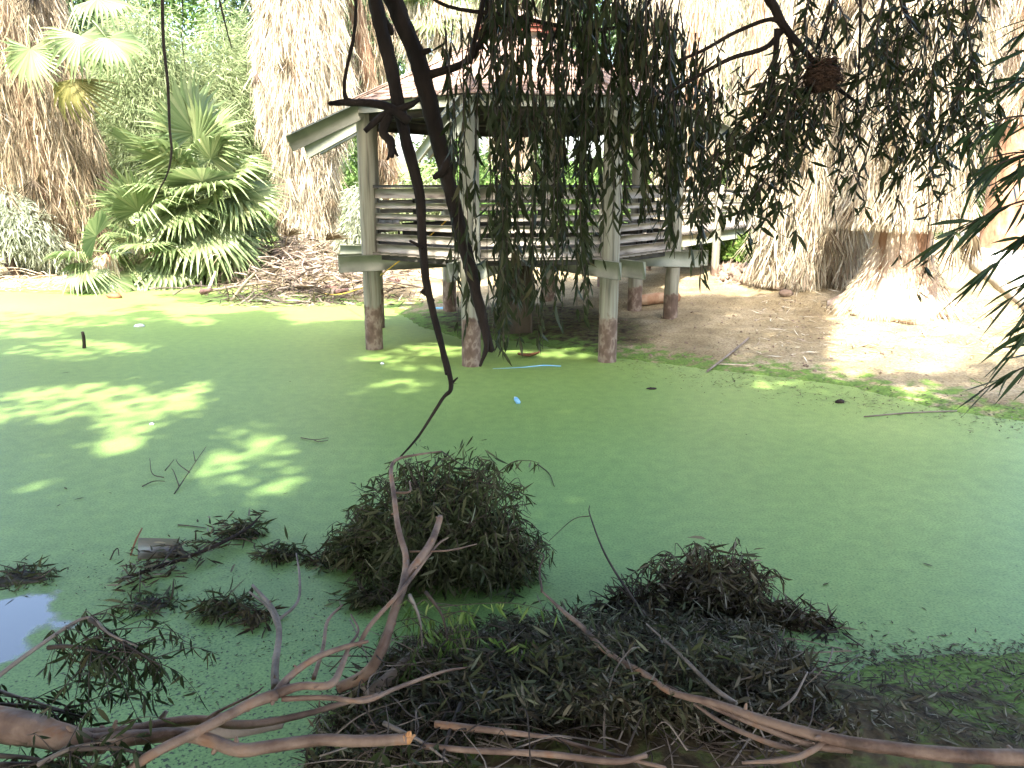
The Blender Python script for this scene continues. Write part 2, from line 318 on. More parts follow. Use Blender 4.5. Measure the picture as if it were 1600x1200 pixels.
def tube(b, pts, r, n=8, k=5, wob=0., rag=False, raw=False):
    """smooth tapering tube through pts; r scalar or list"""
    P = np.asarray(pts, float) if raw else spline(pts, k)
    m = len(P); r = np.atleast_1d(np.asarray(r, float))
    R = np.interp(np.linspace(0, 1, m), np.linspace(0, 1, len(r)), r) if len(r) > 1 else np.full(m, r[0])
    T = nrm(np.gradient(P, axis=0)); u = frame3(T[0])[1]; V = []
    ang = np.arange(n)*2*pi/n
    for i in range(m):
        u = u - T[i]*np.dot(u, T[i]); u /= np.linalg.norm(u)+1e-9; v = np.cross(T[i], u)
        rr = R[i]*(1+wob*(rng.random(n)-.5)) if wob else np.full(n, R[i])
        V.append(P[i]+np.outer(np.cos(ang)*rr, u)+np.outer(np.sin(ang)*rr, v))
    V = np.concatenate(V)
    i0 = (np.arange(m-1)[:, None]*n+np.arange(n)).ravel(); i1 = (np.arange(m-1)[:, None]*n+(np.arange(n)+1) % n).ravel()
    F = np.stack([i0, i1, i1+n, i0+n], 1)
    e = P[-1]+T[-1]*(R[-1]*(.6 if not rag else 1.5)); s0 = P[0]
    V = np.vstack([V, e, s0]); a = np.arange(n)
    F2 = np.concatenate([np.stack([(m-1)*n+a, (m-1)*n+(a+1) % n, np.full(n, m*n)], 1), np.stack([(a+1) % n, a, np.full(n, m*n+1)], 1)])
    b.add(V, F, F2)
    return P
def rand_unit(n): return nrm(rng.normal(size=(n, 3)))
def leaves(b, P, D, L, W, bend=.25, grav=.0, lod=0, flat=None):
    """lance-shaped leaves with a curved midrib: base P, direction D"""
    P = np.asarray(P, float).reshape(-1, 3); N = len(P)
    if N == 0: return
    D = nrm(np.asarray(D, float).reshape(-1, 3)); L = np.broadcast_to(L, (N,)).reshape(N, 1); W = np.broadcast_to(W, (N,)).reshape(N, 1)
    ref = rand_unit(N) if flat is None else nrm(np.array([0, 0, 1.])+flat*rng.normal(size=(N, 3)))
    S = nrm(np.cross(D, ref)); Nn = np.cross(S, D)
    bv = Nn*(bend*(rng.random((N, 1))*2-1)) + S*(bend*.7*(rng.random((N, 1))*2-1)) + np.array([0, 0, -grav])
    c = lambda t: P + D*L*t + bv*L*t*t
    if lod:
        V = np.stack([P, c(.45)+S*W*.5, c(1.), c(.45)-S*W*.5], 1).reshape(-1, 3); i = np.arange(N)[:, None]*4
        b.add(V, np.concatenate([i+[0, 1, 3], i+[1, 2, 3]])); return
    V = np.stack([P, c(.28)-S*W*.46, c(.28)+S*W*.46, c(.62)-S*W*.42, c(.62)+S*W*.42, c(1.)], 1).reshape(-1, 3)
    i = np.arange(N)[:, None]*6
    b.add(V, np.concatenate([i+[0, 2, 1], i+[3, 4, 5]]), i+[1, 2, 4, 3])

# ------------------------------------------------------------------ terrain and pond
far_px = [(-260, 455), (-60, 456), (0, 456), (90, 459), (150, 458), (240, 452), (330, 450), (430, 464), (520, 470), (600, 476), (660, 512), (720, 530), (800, 532), (870, 545), (930, 556), (985, 563), (1100, 577), (1180, 585), (1250, 594), (1330, 606), (1400, 622), (1500, 645), (1600, 660), (1700, 672)]
near_px = [(1760, 1010), (1600, 1024), (1480, 1030), (1400, 1036), (1290, 1042), (1240, 1015), (1100, 985), (950, 975), (820, 975), (700, 1000), (600, 1060), (520, 1130), (450, 1215)]
SHORE = [Pz(x, y, 0)[:2] for x, y in far_px] + [np.array([12., 9.]), np.array([12., 5.5])] + [Pz(x, y, 0)[:2] for x, y in near_px] + [np.array(v) for v in ((-1.5, 2.4), (-4., 1.9), (-9., 1.6), (-20., 2.), (-26, 10), (-24, 20))]
SHORE = np.array(SHORE)
def shore_dist(x, y):
    """signed distance to the shoreline, positive on land"""
    sh = np.shape(x); x = np.ravel(x).astype(float); y = np.ravel(y).astype(float)
    d = np.full(x.shape, 1e9); ins = np.zeros(x.shape, bool)
    A = SHORE; B = np.roll(SHORE, -1, 0)
    for a, b in zip(A, B):
        e = b-a; t = np.clip(((x-a[0])*e[0]+(y-a[1])*e[1])/(e@e), 0, 1)
        d = np.minimum(d, np.hypot(x-a[0]-t*e[0], y-a[1]-t*e[1]))
        c = (a[1] > y) != (b[1] > y)
        with np.errstate(divide='ignore', invalid='ignore'):
            ins ^= c & (x < (b[0]-a[0])*(y-a[1])/(b[1]-a[1])+a[0])
    return np.where(ins, -d, d).reshape(sh)
def ground_z(x, y):
    x = np.asarray(x, float); y = np.asarray(y, float)
    d = shore_dist(x, y) + np.where(y < 7, .45, .22)*fbm(x*1.3, y*1.3, 4)
    land = .09*np.clip(d, 0, 6) + .04*np.clip(d-6, 0, 20)
    land = land + sstep(5, 9, x)*sstep(13.5, 19, y)*.25 + .10*np.clip(d, 0, 1.2)*(fbm(x*1.7, y*1.7, 4))*1.5
    land = land + sstep(36, 60, y)*3.0 + .25*sstep(0.3, 4, d)*fbm(x*.4+9, y*.4, 3)
    land = land + .035*fbm(x*6, y*6, 3)*sstep(0, .5, d)
    pile = np.exp(-((x-.9)/1.9)**2-((y-3.5)/.75)**2)*.22*sstep(-.1, .5, d)
    return np.where(d > 0, land+pile+.004, np.maximum(.35*d, -.8))
def Pg(px, py):
    d = ray(px, py); t = np.linspace(2, 70, 4000); X = d[0]*t; Y = d[1]*t; Z = H+d[2]*t
    g = np.maximum(ground_z(X, Y), 0); k = np.argmax(Z < g)
    if k == 0: k = len(t)-1
    return np.array([X[k], Y[k], float(g[k])])

xs = np.concatenate([np.linspace(-90, -16, 26)[:-1], np.linspace(-16, 16, 214), np.linspace(16, 90, 26)[1:]])
ys = np.concatenate([np.linspace(-25, -1, 14)[:-1], np.linspace(-1, 30, 240), np.linspace(30, 120, 40)[1:]])
GX, GY = np.meshgrid(xs, ys, indexing='ij'); GZ = ground_z(GX, GY)
nx, ny = GX.shape
b = Buf(); idx = (np.arange(nx-1)[:, None]*ny+np.arange(ny-1)).ravel()
b.add(np.stack([GX, GY, GZ], -1), np.stack([idx, idx+ny, idx+ny+1, idx+1], 1))
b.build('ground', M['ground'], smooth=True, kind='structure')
b = Buf(); b.add([(-60, -6, 0), (16, -6, 0), (16, 40, 0), (-60, 40, 0)], [[0, 1, 2, 3]])
b.build('pond_water', M['water'], kind='structure')

# ------------------------------------------------------------------ gazebo
GC = np.array([.08, 15.12]); RP = 2.87; TH = [math.radians(a) for a in (-149.5, -104.5, -59.5, -14.5, 30.5, 75.5, 120.5, 165.5)]
def gv(R, th, z): return np.array([GC[0]+R*math.cos(th), GC[1]+R*math.sin(th), z])
ZD = 1.66; ZE = 4.05; SLOPE = 1.12/2.45
gz = thing('gazebo', 'weathered octagonal gazebo with slatted railing standing on posts over the pond edge', 'gazebo', (GC[0], GC[1], 0))
for i, th in enumerate(TH):
    lean = gv(RP, th, 0)
    b = Buf(); n = 14
    z0 = 1.34 if i == 3 else -.7                                    # one post stops at the deck beams; a cut pile stands below it
    tube(b, [gv(RP, th, z) for z in (z0, z0+(3.98-z0)*.25, z0+(3.98-z0)*.5, z0+(3.98-z0)*.75, 3.98)], [.152, .15, .148, .15, .146], n, 8, .03)
    b.build('post', M['post'], gz, True)
for i, th in enumerate(TH):
    t = np.array([-math.sin(th), math.cos(th), 0])
    for s in (-1, 1):                                              # pairs of beams clasping each post under the deck
        b = Buf(); p = gv(.5, th, 1.5)+t*s*.185; q = gv(RP+(.62 if s > 0 else .5), th, 1.5)+t*s*.185
        bar(b, p, q, .065, .27, (0, 0, 1)); b.build('deck_beam', M['beam'], gz)
    for s in (-1, 1):                                              # hip rafters run out past the eaves
        b = Buf(); o = -.10
        r0, r1 = .8, 4.15 if s > 0 else 4.0
        bar(b, gv(r0, th, ZE+(3.2-r0)*SLOPE+o-.13)+t*s*.1, gv(r1, th, ZE+(3.2-r1)*SLOPE+o-.13)+t*s*.1, .07, .25, (0, 0, 1))
        b.build('rafter', M['beam'], gz)
b = Buf(); bar(b, (GC[0], GC[1], -.5), (GC[0], GC[1], 1.4), .62, .62); b.build('centre_pier', M['pier'], gz)
# deck planks
ap = (RP+.05)*math.cos(pi/8); k = 0
yy = -ap
while yy < ap:
    half = None
    # chord of the octagon at this offset (octagon turned by 8 degrees)
    hs = []
    for a in TH:
        pass
    pts = [(math.cos(t_-math.radians(8))*(RP+.05), math.sin(t_-math.radians(8))*(RP+.05)) for t_ in TH]
    xsx = []
    ym = yy+.07
    for (x0, y0), (x1, y1) in zip(pts, pts[1:]+pts[:1]):
        if (y0 > ym) != (y1 > ym): xsx.append(x0+(x1-x0)*(ym-y0)/(y1-y0))
    if len(xsx) == 2:
        c8, s8 = math.cos(math.radians(8)), math.sin(math.radians(8))
        f = lambda x: np.array([GC[0]+x*c8-ym*s8, GC[1]+x*s8+ym*c8, ZD])
        b = Buf(); bar(b, f(min(xsx)), f(max(xsx)), .134, .045, (0, 0, 1)); b.build('deck_plank', M['deck'], gz)
    yy += .142
# railing: slats on every side except the walkway opening
for i in range(8):
    a0, a1 = TH[i], TH[(i+1) % 8]
    if i == 4: continue
    def side(R, z, m0=.16, m1=.16):
        p, q = gv(R, a0, z), gv(R, a1, z); d = (q-p)/np.linalg.norm(q-p); return p+d*m0, q-d*m1
    RR = RP-.03
    for z, hh, th_ in ((2.63, .15, .035), (2.44, .085, .035), (2.27, .085, .035), (2.10, .1, .035), (1.92, .12, .035), (1.745, .135, .045)):
        b = Buf(); jz = random.uniform(-.008, .008); p, q = side(RR+.02, z); p[2] += jz; q[2] -= jz; bar(b, p, q, th_, hh, (0, 0, 1)); b.build('slat', M['slat'], gz)
    b = Buf(); p, q = side(RR, 2.745); bar(b, p, q, .15, .045, (0, 0, 1)); b.build('rail_cap', M['rail_cap'], gz)
    b = Buf(); p, q = side(RR-.06, 2.2); m_ = (p+q)/2; bar(b, (m_[0], m_[1], 1.69), (m_[0], m_[1], 2.72), .09, .09); b.build('baluster', M['dark_wood'], gz)
    for kk, R in enumerate((RR-.17, RR-.31, RR-.45)):              # bench running round inside the railing
        b = Buf(); p, q = side(R, 2.10, .08, .08); bar(b, p, q, .125, .04, (0, 0, 1)); b.build('bench_plank', M['slat'], gz)
    b = Buf(); p, q = side(RR-.5, 2.0, .1, .1); bar(b, p, q, .04, .12, (0, 0, 1)); b.build('bench_rail', M['dark_wood'], gz)
    b = Buf(); p, q = side(RR-.02, 1.6, .1, .1); bar(b, p, q, .05, .1, (0, 0, 1)); b.build('rim_joist', M['dark_wood'], gz)
# roof
RE = 3.08
for i in range(8):
    a0, a1 = TH[i], TH[(i+1) % 8]
    e0, e1 = gv(RE, a0, ZE), gv(RE, a1, ZE); i0, i1 = gv(.72, a0, ZE+(RE-.72)*SLOPE), gv(.72, a1, ZE+(RE-.72)*SLOPE)
    b = Buf(); dn = np.array([0, 0, -.05])
    V = [e0, e1, i1, i0, e0+dn, e1+dn, i1+dn, i0+dn]
    b.add(V, BOXF); rp = b.build('roof_panel', M['dark_wood'], gz)
    b = Buf(); rows = 17
    nv = np.cross(e1-e0, i0-e0); nv /= np.linalg.norm(nv)
    for r in range(rows):
        t0, t1 = r/rows - .012, min((r+1.25)/rows, 1.)
        l0, l1 = e0+(i0-e0)*t0, e1+(i1-e1)*t0; u0, u1 = e0+(i0-e0)*t1, e1+(i1-e1)*t1
        wl = np.linalg.norm(l1-l0); nn = max(2, int(wl/.24)); off = random.random()
        cuts = np.clip((np.arange(nn+2)-off)/nn, 0, 1)
        for c0, c1 in zip(cuts[:-1], cuts[1:]):
            if c1-c0 < .02: continue
            g_ = .004/wl; lift = nv*(.028+random.uniform(-.006, .008)); lo = nv*.008
            q = [l0+(l1-l0)*(c0+g_)+lift, l0+(l1-l0)*(c1-g_)+lift, u0+(u1-u0)*(c1-g_)+lo, u0+(u1-u0)*(c0+g_)+lo]
            q += [q[0]-nv*.02, q[1]-nv*.02]
            b.add(q, [[0, 1, 2, 3], [4, 5, 1, 0]])
    b.build('shingles', M['shingle'], rp, kind='stuff')
    b = Buf(); dirn = gv(1, (a0+a1)/2+(pi if abs(a1-a0) > pi else 0), 0)[:2]-GC
    bar(b, gv(RE-.015, a0, ZE-.1), gv(RE-.015, a1, ZE-.1), .04, .15, (0, 0, 1)); b.build('fascia', M['beam'], gz)
    b = Buf(); bar(b, gv(RP, a0, 3.86), gv(RP, a1, 3.86), .09, .2, (0, 0, 1)); b.build('eave_beam', M['dark_wood'], gz)
    b = Buf(); bar(b, gv(RE+.02, a0, ZE+.035)+np.array([0, 0, .0]), gv(.75, a0, ZE+(RE-.75)*SLOPE+.045), .16, .03, (0, 0, 1)); b.build('hip_cap', M['shingle'], gz)
# cupola
ZC = ZE+(RE-.72)*SLOPE
for i in range(8):
    a0, a1 = TH[i], TH[(i+1) % 8]
    b = Buf(); bar(b, gv(.66, a0, ZC+.09), gv(.66, a1, ZC+.09), .04, .22, (0, 0, 1)); b.build('cupola_wall', M['slat'], gz)
    for z in (ZC+.17, ZC+.25):
        b = Buf(); bar(b, gv(.74, a0, z), gv(.74, a1, z), .05, .045, (0, 0, 1)); b.build('cupola_trim', M['red_trim'], gz)
b = Buf(); V = [gv(.8, t, ZC+.285) for t in TH]+[gv(0, 0, ZC+.62)]
b.add(V, [[i, (i+1) % 8, 8] for i in range(8)], [[7, 6, 5, 4, 3, 2, 1, 0]]); b.build('cupola_roof', M['shingle'], gz)

# stub pile beside the gazebo
p = Pg(1047, 497)
b = Buf(); tube(b, [p+[0, 0, -.4], p+[0, 0, .5], p+[.02, 0, 1.06]], [.145, .14, .13], 12, 6, .06); o = b.build('timber_pile', M['post'], None, True, origin=p)
tag(o, 'short round topped timber pile in sunlit mud beside the gazebo', 'post')

# walkway from the gazebo to the bank
wk = thing('footbridge', 'timber footbridge with slat railings running from the gazebo to the bank', 'footbridge', (3, 15.4, 0))
W0, W1 = np.array([2.0, 17.3, 0]), np.array([7.6, 25.6, 0]); wd = nrm(W1-W0); wn = np.array([wd[1], -wd[0], 0])
L_ = np.linalg.norm(W1-W0)
for k in range(int(L_/.16)):
    c = W0+wd*(k+.5)*.16+[0, 0, ZD]; b = Buf(); bar(b, c-wn*.8, c+wn*.8, .148, .04, (0, 0, 1)); b.build('deck_plank', M['deck'], wk)
for s in (-1, 1):
    for z, hh in ((2.6, .13), (2.3, .08), (2.0, .08)):
        b = Buf(); bar(b, W0+wn*s*.82+[0, 0, z], W1+wn*s*.82+[0, 0, z], .04, hh, (0, 0, 1)); b.build('slat', M['slat'], wk)
    b = Buf(); bar(b, W0+wn*s*.74+[0, 0, 1.5], W1+wn*s*.74+[0, 0, 1.5], .08, .26, (0, 0, 1)); b.build('stringer', M['beam'], wk)
    for t in (.16, .42, .68, .94):
        c = W0+(W1-W0)*t+wn*s*.92; b = Buf(); tube(b, [c+[0, 0, -.3], c+[0, 0, 1.4], c+[0, 0, 2.75]], [.1, .1, .095], 10, 5, .03); b.build('post', M['post'], wk, True)

# ------------------------------------------------------------------ palms
def thatch(b, base, hgt, prof, n, Lr=(.5, 1.1), Wr=(.025, .06), lean=(0, 0), flare=.25, seed=0):
    """hanging dead leaf blades; prof: [(z fraction, radius)]"""
    zf = rng.random(n); ang = rng.random(n)*2*pi
    R = np.interp(zf, [p[0] for p in prof], [p[1] for p in prof])
    R = R*(1+.26*(vnoise(ang*2.6+seed, zf*hgt*.28)-.5)*2+.13*(vnoise(ang*9+seed, zf*hgt*.8)-.5)*2)*(.78+.26*rng.random(n))
    c, s = np.cos(ang), np.sin(ang)
    P = np.stack([base[0]+lean[0]*zf+c*R, base[1]+lean[1]*zf+s*R, base[2]+hgt*zf], 1)
    L = rng.uniform(*Lr, n); W = rng.uniform(*Wr, n)
    out = flare*rng.random(n)**1.5
    D = np.stack([c*out+rng.normal(size=n)*.17, s*out+rng.normal(size=n)*.17, -np.ones(n)], 1)
    P[:, 2] = np.maximum(P[:, 2], base[2]+.05)
    low = P[:, 2]-L < base[2]-.05; L = np.where(low, np.maximum(P[:, 2]-base[2]+.1, .15), L)
    leaves(b, P, D, L, W, .3, 0, 1)

def fan_blade_mesh(name, R, mat, n=24, spread=200, droop=.35, fold=.06, pet=.7, fused=.5, split=1.0, curl=0.):
    """a fan frond lying along +X from its base: petiole then pleated blades"""
    b = Buf()
    tube(b, [(0, 0, 0), (pet*.5, 0, .05), (pet, 0, 0)], [.026, .018, .012], 5, 3)
    a = np.radians(np.linspace(-spread/2, spread/2, n)); da = (a[1]-a[0])*.5*split
    for x in a:
        Rr = R*(.82+.18*math.cos(x*.8))*random.uniform(.9, 1.05)
        dz = -droop*random.uniform(.5, 1.4)
        jt = random.uniform(-.04, .04)
        pt = lambda r, an, z: np.array([pet+r*math.cos(an), r*math.sin(an), z-curl*(abs(x)/1.7)**2*r])
        f1 = Rr*fused
        V = [pt(0, x, 0), pt(f1, x-da, .02), pt(f1, x, .02-fold), pt(f1, x+da, .02), pt(Rr*.78, x-da*.35+jt, dz*.35), pt(Rr*.78, x+da*.35+jt, dz*.35), pt(Rr, x+jt*1.5, dz)]
        b.add(V, [[0, 1, 2], [0, 2, 3], [4, 6, 5]], [[1, 4, 5, 2]], [[2, 5, 3]])
    return b.mesh(name, mat)
FR_G = [fan_blade_mesh('frond', 1.0, M['fan_green'], 30, 225+10*k, .12+.12*k, curl=.08*k, fused=.6) for k in range(4)]
FR_Y = fan_blade_mesh('frond', .95, M['fan_yellow'], 22, 170, .7, curl=.3)
FR_D = [fan_blade_mesh('dead_frond', .95, M['thatch'], 14, 70+20*k, .2, pet=.5, curl=.5, fused=.35, split=.7) for k in range(3)]
FR_DK = [fan_blade_mesh('dead_frond', .9, M['litter_dark' if k == 2 else 'thatch_dark'], 12, 60+25*k, .3, pet=.9, curl=.5, fused=.3, split=.6) for k in range(3)]
def put_frond(parent, me, pos, az, elev, roll=0, s=1.0, name=None):
    """frond at pos (world), pointing to azimuth az and elevation elev, face rolled"""
    o = bpy.data.objects.new(name or me.name.split('.')[0], me); COL.objects.link(o); o.parent = parent
    m = Matrix.Translation(Vector(pos)) @ Matrix.Rotation(az, 4, 'Z') @ Matrix.Rotation(-elev, 4, 'Y') @ Matrix.Rotation(roll, 4, 'X') @ Matrix.Scale(s, 4)
    o.matrix_basis = parent_world(parent).inverted() @ m if parent is not None else m
    return o
def palm(base, hgt, prof, n, label, mat='thatch', lean=(0, 0), trunk_r=.34, core=None, fl=.25, crown=None, ndead=14, group='old palms with skirts of dead leaves', Lr=(.5, 1.1), z0=0., trunkmat='trunk_palm', Wr=(.012, .034), nm=1.7):
    n = int(n*nm); t = thing('fan_palm', label, 'palm tree', base, group=group); base = np.asarray(base)
    b = Buf(); tube(b, [base+[0, 0, -.3], base+[lean[0]*.3, lean[1]*.3, hgt*.3], base+[lean[0], lean[1], hgt]], [trunk_r*1.15, trunk_r, trunk_r*.85], 14, 10, .12)
    b.build('trunk', M[trunkmat], t, True)
    b = Buf(); bz = base+np.array([lean[0]*z0/hgt, lean[1]*z0/hgt, z0])
    thatch(b, bz, hgt-z0, prof, n, Lr, Wr, (lean[0]*(1-z0/hgt), lean[1]*(1-z0/hgt)), fl, seed=base[0]*3)
    b.build('thatch', M[mat], t, kind='stuff')
    for k in range(ndead):
        zf = random.random()**.8; a = random.uniform(pi, 2*pi) if random.random() < .8 else random.uniform(0, pi)
        R = np.interp(zf, [p[0] for p in prof], [p[1] for p in prof])*.92
        pos = bz+[lean[0]*zf+math.cos(a)*R, lean[1]*zf+math.sin(a)*R, (hgt-z0)*zf]
        if pos[2]-1.5 < base[2]: continue
        put_frond(t, random.choice(FR_D+FR_DK if mat == 'thatch' else FR_DK), pos, a, math.radians(random.uniform(-86, -66)), random.uniform(-.5, .5), random.uniform(.75, 1.1))
    if crown:
        top = base+[lean[0], lean[1], hgt]
        for k in range(crown):
            a = k*2.4+random.uniform(-.3, .3); put_frond(t, random.choice(FR_G), top+[0, 0, random.uniform(-.4, .4)], a, math.radians(random.uniform(-45, 50)), random.uniform(-.4, .4), random.uniform(1.1, 1.5))
    return t

pL = Pg(112, 418); pL2 = Pg(28, 395); pL2[0] -= .3
palmL = palm(pL, 9.5, [(0, 1.0), (.05, .95), (.2, 1.35), (.35, 1.65), (.6, 1.6), (1, 1.4)], 11000, 'broad brown palm skirt at the water edge with two green fronds hanging on it', lean=(-1.5, .3), mat='thatch_dark', Lr=(.5, 1.3), ndead=44)
palmL2 = palm(pL2+np.array([-.5, 2.5, 0]), 10, [(0, .8), (.25, 1.1), (.5, 1.5), (1, 1.4)], 6000, 'tan shaggy palm standing behind the grey feathery bush', lean=(.2, 0), Lr=(.6, 1.4), mat='thatch')
p2 = Pg(487, 392)
palm2 = palm(p2, 11, [(0, .75), (.13, .8), (.30, .95), (.38, 1.3), (.5, 1.5), (.62, 1.42), (.8, 1.15), (1, 1.0)], 13000, 'tall pale palm with bulging bright skirt rising left of the gazebo roof', Lr=(.5, 1.2), ndead=44)
for (x, y, Y, az, el, me, s, ro) in ((45, 25, pL[1]-2.1, -1.5, -80, FR_G[0], 1.2, .2), (110, 5, pL[1]-2.2, -.7, -66, FR_G[1], 1.3, .4), (130, 20, pL[1]-2., -.25, -45, FR_G[2], 1.3, .6), (105, 70, pL[1]-2., -1.1, -78, FR_Y, 1.3, .5), (95, -20, pL[1]-1.6, .2, -15, FR_G[3], 1.3, .4)):
    put_frond(palmL, me, Py(x, y, Y), az, math.radians(el), ro, s)

p3 = Pg(1268, 440); p4 = Pg(1398, 490); p5 = Pg(1325, 440)
palm3 = palm(p3, 8.5, [(0, 1.2), (.1, 1.08), (.4, 1.0), (.7, .92), (1, .85)], 12000, 'shaggy palm whose straw skirt reaches the ground next to the stony bank', Lr=(.6, 1.3), ndead=44, trunk_r=.4)
palm4 = palm(p4, 8.0, [(0, 1.05), (.2, .97), (.5, .9), (1, .8)], 11000, 'palm with cut skirt above a wide bare root base near the pond', Lr=(.35, .9), z0=1.65, ndead=30, trunk_r=.42)
p5[1] += 1.5
palm5 = palm(p5, 8.5, [(0, .9), (.3, .85), (1, .8)], 8000, 'palm squeezed between two thatched palms with a dark hollow at its foot', Lr=(.5, 1.1), z0=1.3, ndead=8, trunk_r=.5)
# wide root base of palm4
b = Buf(); nr = 40; prof = [(1.12, .0), (1.16, .1), (1.1, .2), (.9, .34), (.72, .55), (.6, .9), (.5, 1.4), (.46, 1.9)]
V = []; 
for j, (r, z) in enumerate(prof):
    for k in range(nr):
        a = 2*pi*k/nr; rr = r*(1+.16*math.sin(3*a+1)+.08*math.sin(7*a+j)+random.uniform(-.03, .03)); V.append((p4[0]+rr*math.cos(a), p4[1]+rr*math.sin(a)*.8, p4[2]-.03+z*(1+.06*math.sin(5*a))))
F = [[j*nr+k, j*nr+(k+1) % nr, (j+1)*nr+(k+1) % nr, (j+1)*nr+k] for j in range(len(prof)-1) for k in range(nr)]
b.add(V, F); b.build('root_base', M['root_mass'], palm4, True)
b = Buf(); n = 1500; a = rng.random(n)*2*pi; r = rng.uniform(.5, 1.2, n)
zz = np.interp(r, [.46, .6, .9, 1.16], [1.5, .9, .36, .13]); P = np.stack([p4[0]+r*np.cos(a)*1.02, p4[1]+r*np.sin(a)*.82, p4[2]+zz], 1)
leaves(b, P, np.stack([np.cos(a)*.8, np.sin(a)*.8, -.9*np.ones(n)], 1)+rng.normal(size=(n, 3))*.12, rng.uniform(.1, .28, n), .02, .15, .1, 1)
b.build('root_fringe', M['thatch'], palm4, kind='stuff')
# others behind
def simple_palm(px, py, Y, label, hgt, n=4000, prof=None, crown=0, lean=(0, 0), mat='thatch', tr=.3, z0=0, **kw):
    q = Py(px, py, Y); q[2] = float(ground_z(q[0], q[1])); return palm(q, hgt, prof or [(0, .6), (.4, .9), (1, 1.2)], n, label, mat, lean, tr, crown=crown, z0=z0, ndead=10, **kw)
simple_palm(1575, 330, 22, 'bare orange brown palm trunk with skirt high up behind the concrete path', 10, 3500, [(0, .5), (.4, 1.0), (1, 1.3)], z0=3.4, tr=.55)
simple_palm(800, 300, 30, 'pale palm trunk seen through the gazebo opening', 9, 3000, [(0, .5), (.5, .8), (1, 1.1)], crown=10, tr=.45, z0=2)
simple_palm(1072, 200, 27, 'bright straw palm right behind the gazebo roof', 12, 6000, [(0, .7), (.3, 1.0), (1, 1.2)], lean=(.3, 0))
simple_palm(622, 170, 30, 'slim leaning grey palm between the tall pale palm and the roof', 9, 2500, [(0, .3), (.5, .45), (.8, .9), (1, 1.1)], lean=(-1.5, 0), mat='thatch_dark', crown=8)
simple_palm(690, 150, 34, 'straw skirted palm with green crown behind the gazebo roof', 9.0, 5000, [(0, .5), (.5, .8), (.8, 1.5), (1, 1.5)], crown=16, z0=3.2)
simple_palm(1010, 150, 37, 'green crowned palm behind the weeping leaves', 10.5, 3500, [(0, .4), (.6, .6), (1, 1.4)], crown=16, z0=4)
simple_palm(1180, 100, 32, 'pale slender palm in front of bright green shrubs', 12, 4500, [(0, .5), (.5, .7), (1, 1.0)], crown=0)
simple_palm(860, 150, 40, 'distant palm with green fans above the cupola', 10, 2500, [(0, .4), (.6, .6), (1, 1.4)], crown=18, z0=4)

# young fan palms at the far shore
def young_palm(px, py, label, specs, stump=.5, h=1.0, stumpmat='thatch', dy=0):
    q = Pg(px, py); q[1] += dy; q[2] = float(ground_z(q[0], q[1])); t = thing('young_fan_palm', label, 'palm', q, group='young fan palms at the shore')
    b = Buf(); tube(b, [q+[0, 0, -.2], q+[0, 0, h*.5], q+[0, 0, h]], [stump*.55, stump*.45, stump*.3], 10, 5, .1); b.build('trunk', M['trunk_palm'], t, True)
    b = Buf(); thatch(b, q, h*1.05, [(0, stump), (1, stump*.7)], 900, (.3, .7), (.03, .06), (0, 0), .3); b.build('thatch', M[stumpmat], t, kind='stuff')
    for (zf, az, el, s, v, ro) in specs:
        put_frond(t, FR_G[v], q+np.array([0, 0, h+zf]), math.radians(az), math.radians(el), ro, s)
    return t
sp = []
for k in range(19):
    az = -90+k*137.5 % 360; el = 78-k*7.2; zf = 1.0-.05*k
    sp.append((zf, az, el, random.uniform(1.15, 1.5), k % 4, random.uniform(-.3, .3)))
sp += [(1.0, -100, 82, 1.7, 0, 1.4), (.9, 172, 28, 1.8, 0, .5), (.6, -60, 10, 1.5, 1, .1), (.5, -25, 25, 1.5, 2, .3), (.5, -130, 12, 1.45, 1, 0), (0, -75, -25, 1.5, 2, .1), (0.1, -45, -35, 1.4, 3, .2), (.9, -100, -30, 1.45, 0, .1), (.7, -60, -42, 1.5, 1, .2), (.6, -125, -38, 1.4, 0, -.2), (.2, -85, -55, 1.5, 1, 0), (.9, -20, -15, 1.5, 0, .5), (.1, -35, -50, 1.5, 0, .2)]
young_palm(330, 432, 'tallest young fan palm with upright green fans over a brown fibrous stump', [(a, b_, c_, d_*1.12, e_, f_) for a, b_, c_, d_, e_, f_ in sp], .62, 1.75)
sp = []
for k in range(16):
    az = -90+k*137.5 % 360; el = 62-k*8; zf = .4-.03*k
    sp.append((zf, az, el, random.uniform(.95, 1.3), k % 4, random.uniform(-.3, .3)))
sp += [(.3, -80, 55, 1.2, 1, .2), (0, -60, -40, 1.4, 2, .1), (0, -30, -30, 1.4, 3, .1), (0, -110, -35, 1.2, 2, 0), (.1, -20, -5, 1.3, 1, 0)]
young_palm(235, 440, 'low dark green fan palm hanging its leaves over the pond edge', sp, .5, 1.0)
sp = [(.1, -150, 0, 1.0, 1, .2), (0, -120, -30, 1.0, 2, 0), (.2, -80, 30, 1.0, 0, 1.2), (0, -60, -50, 1.0, 3, 0), (0, 170, -20, .9, 2, .2)]
young_palm(172, 452, 'small fan palm with pale straw stump standing in the weed', sp, .38, .9)

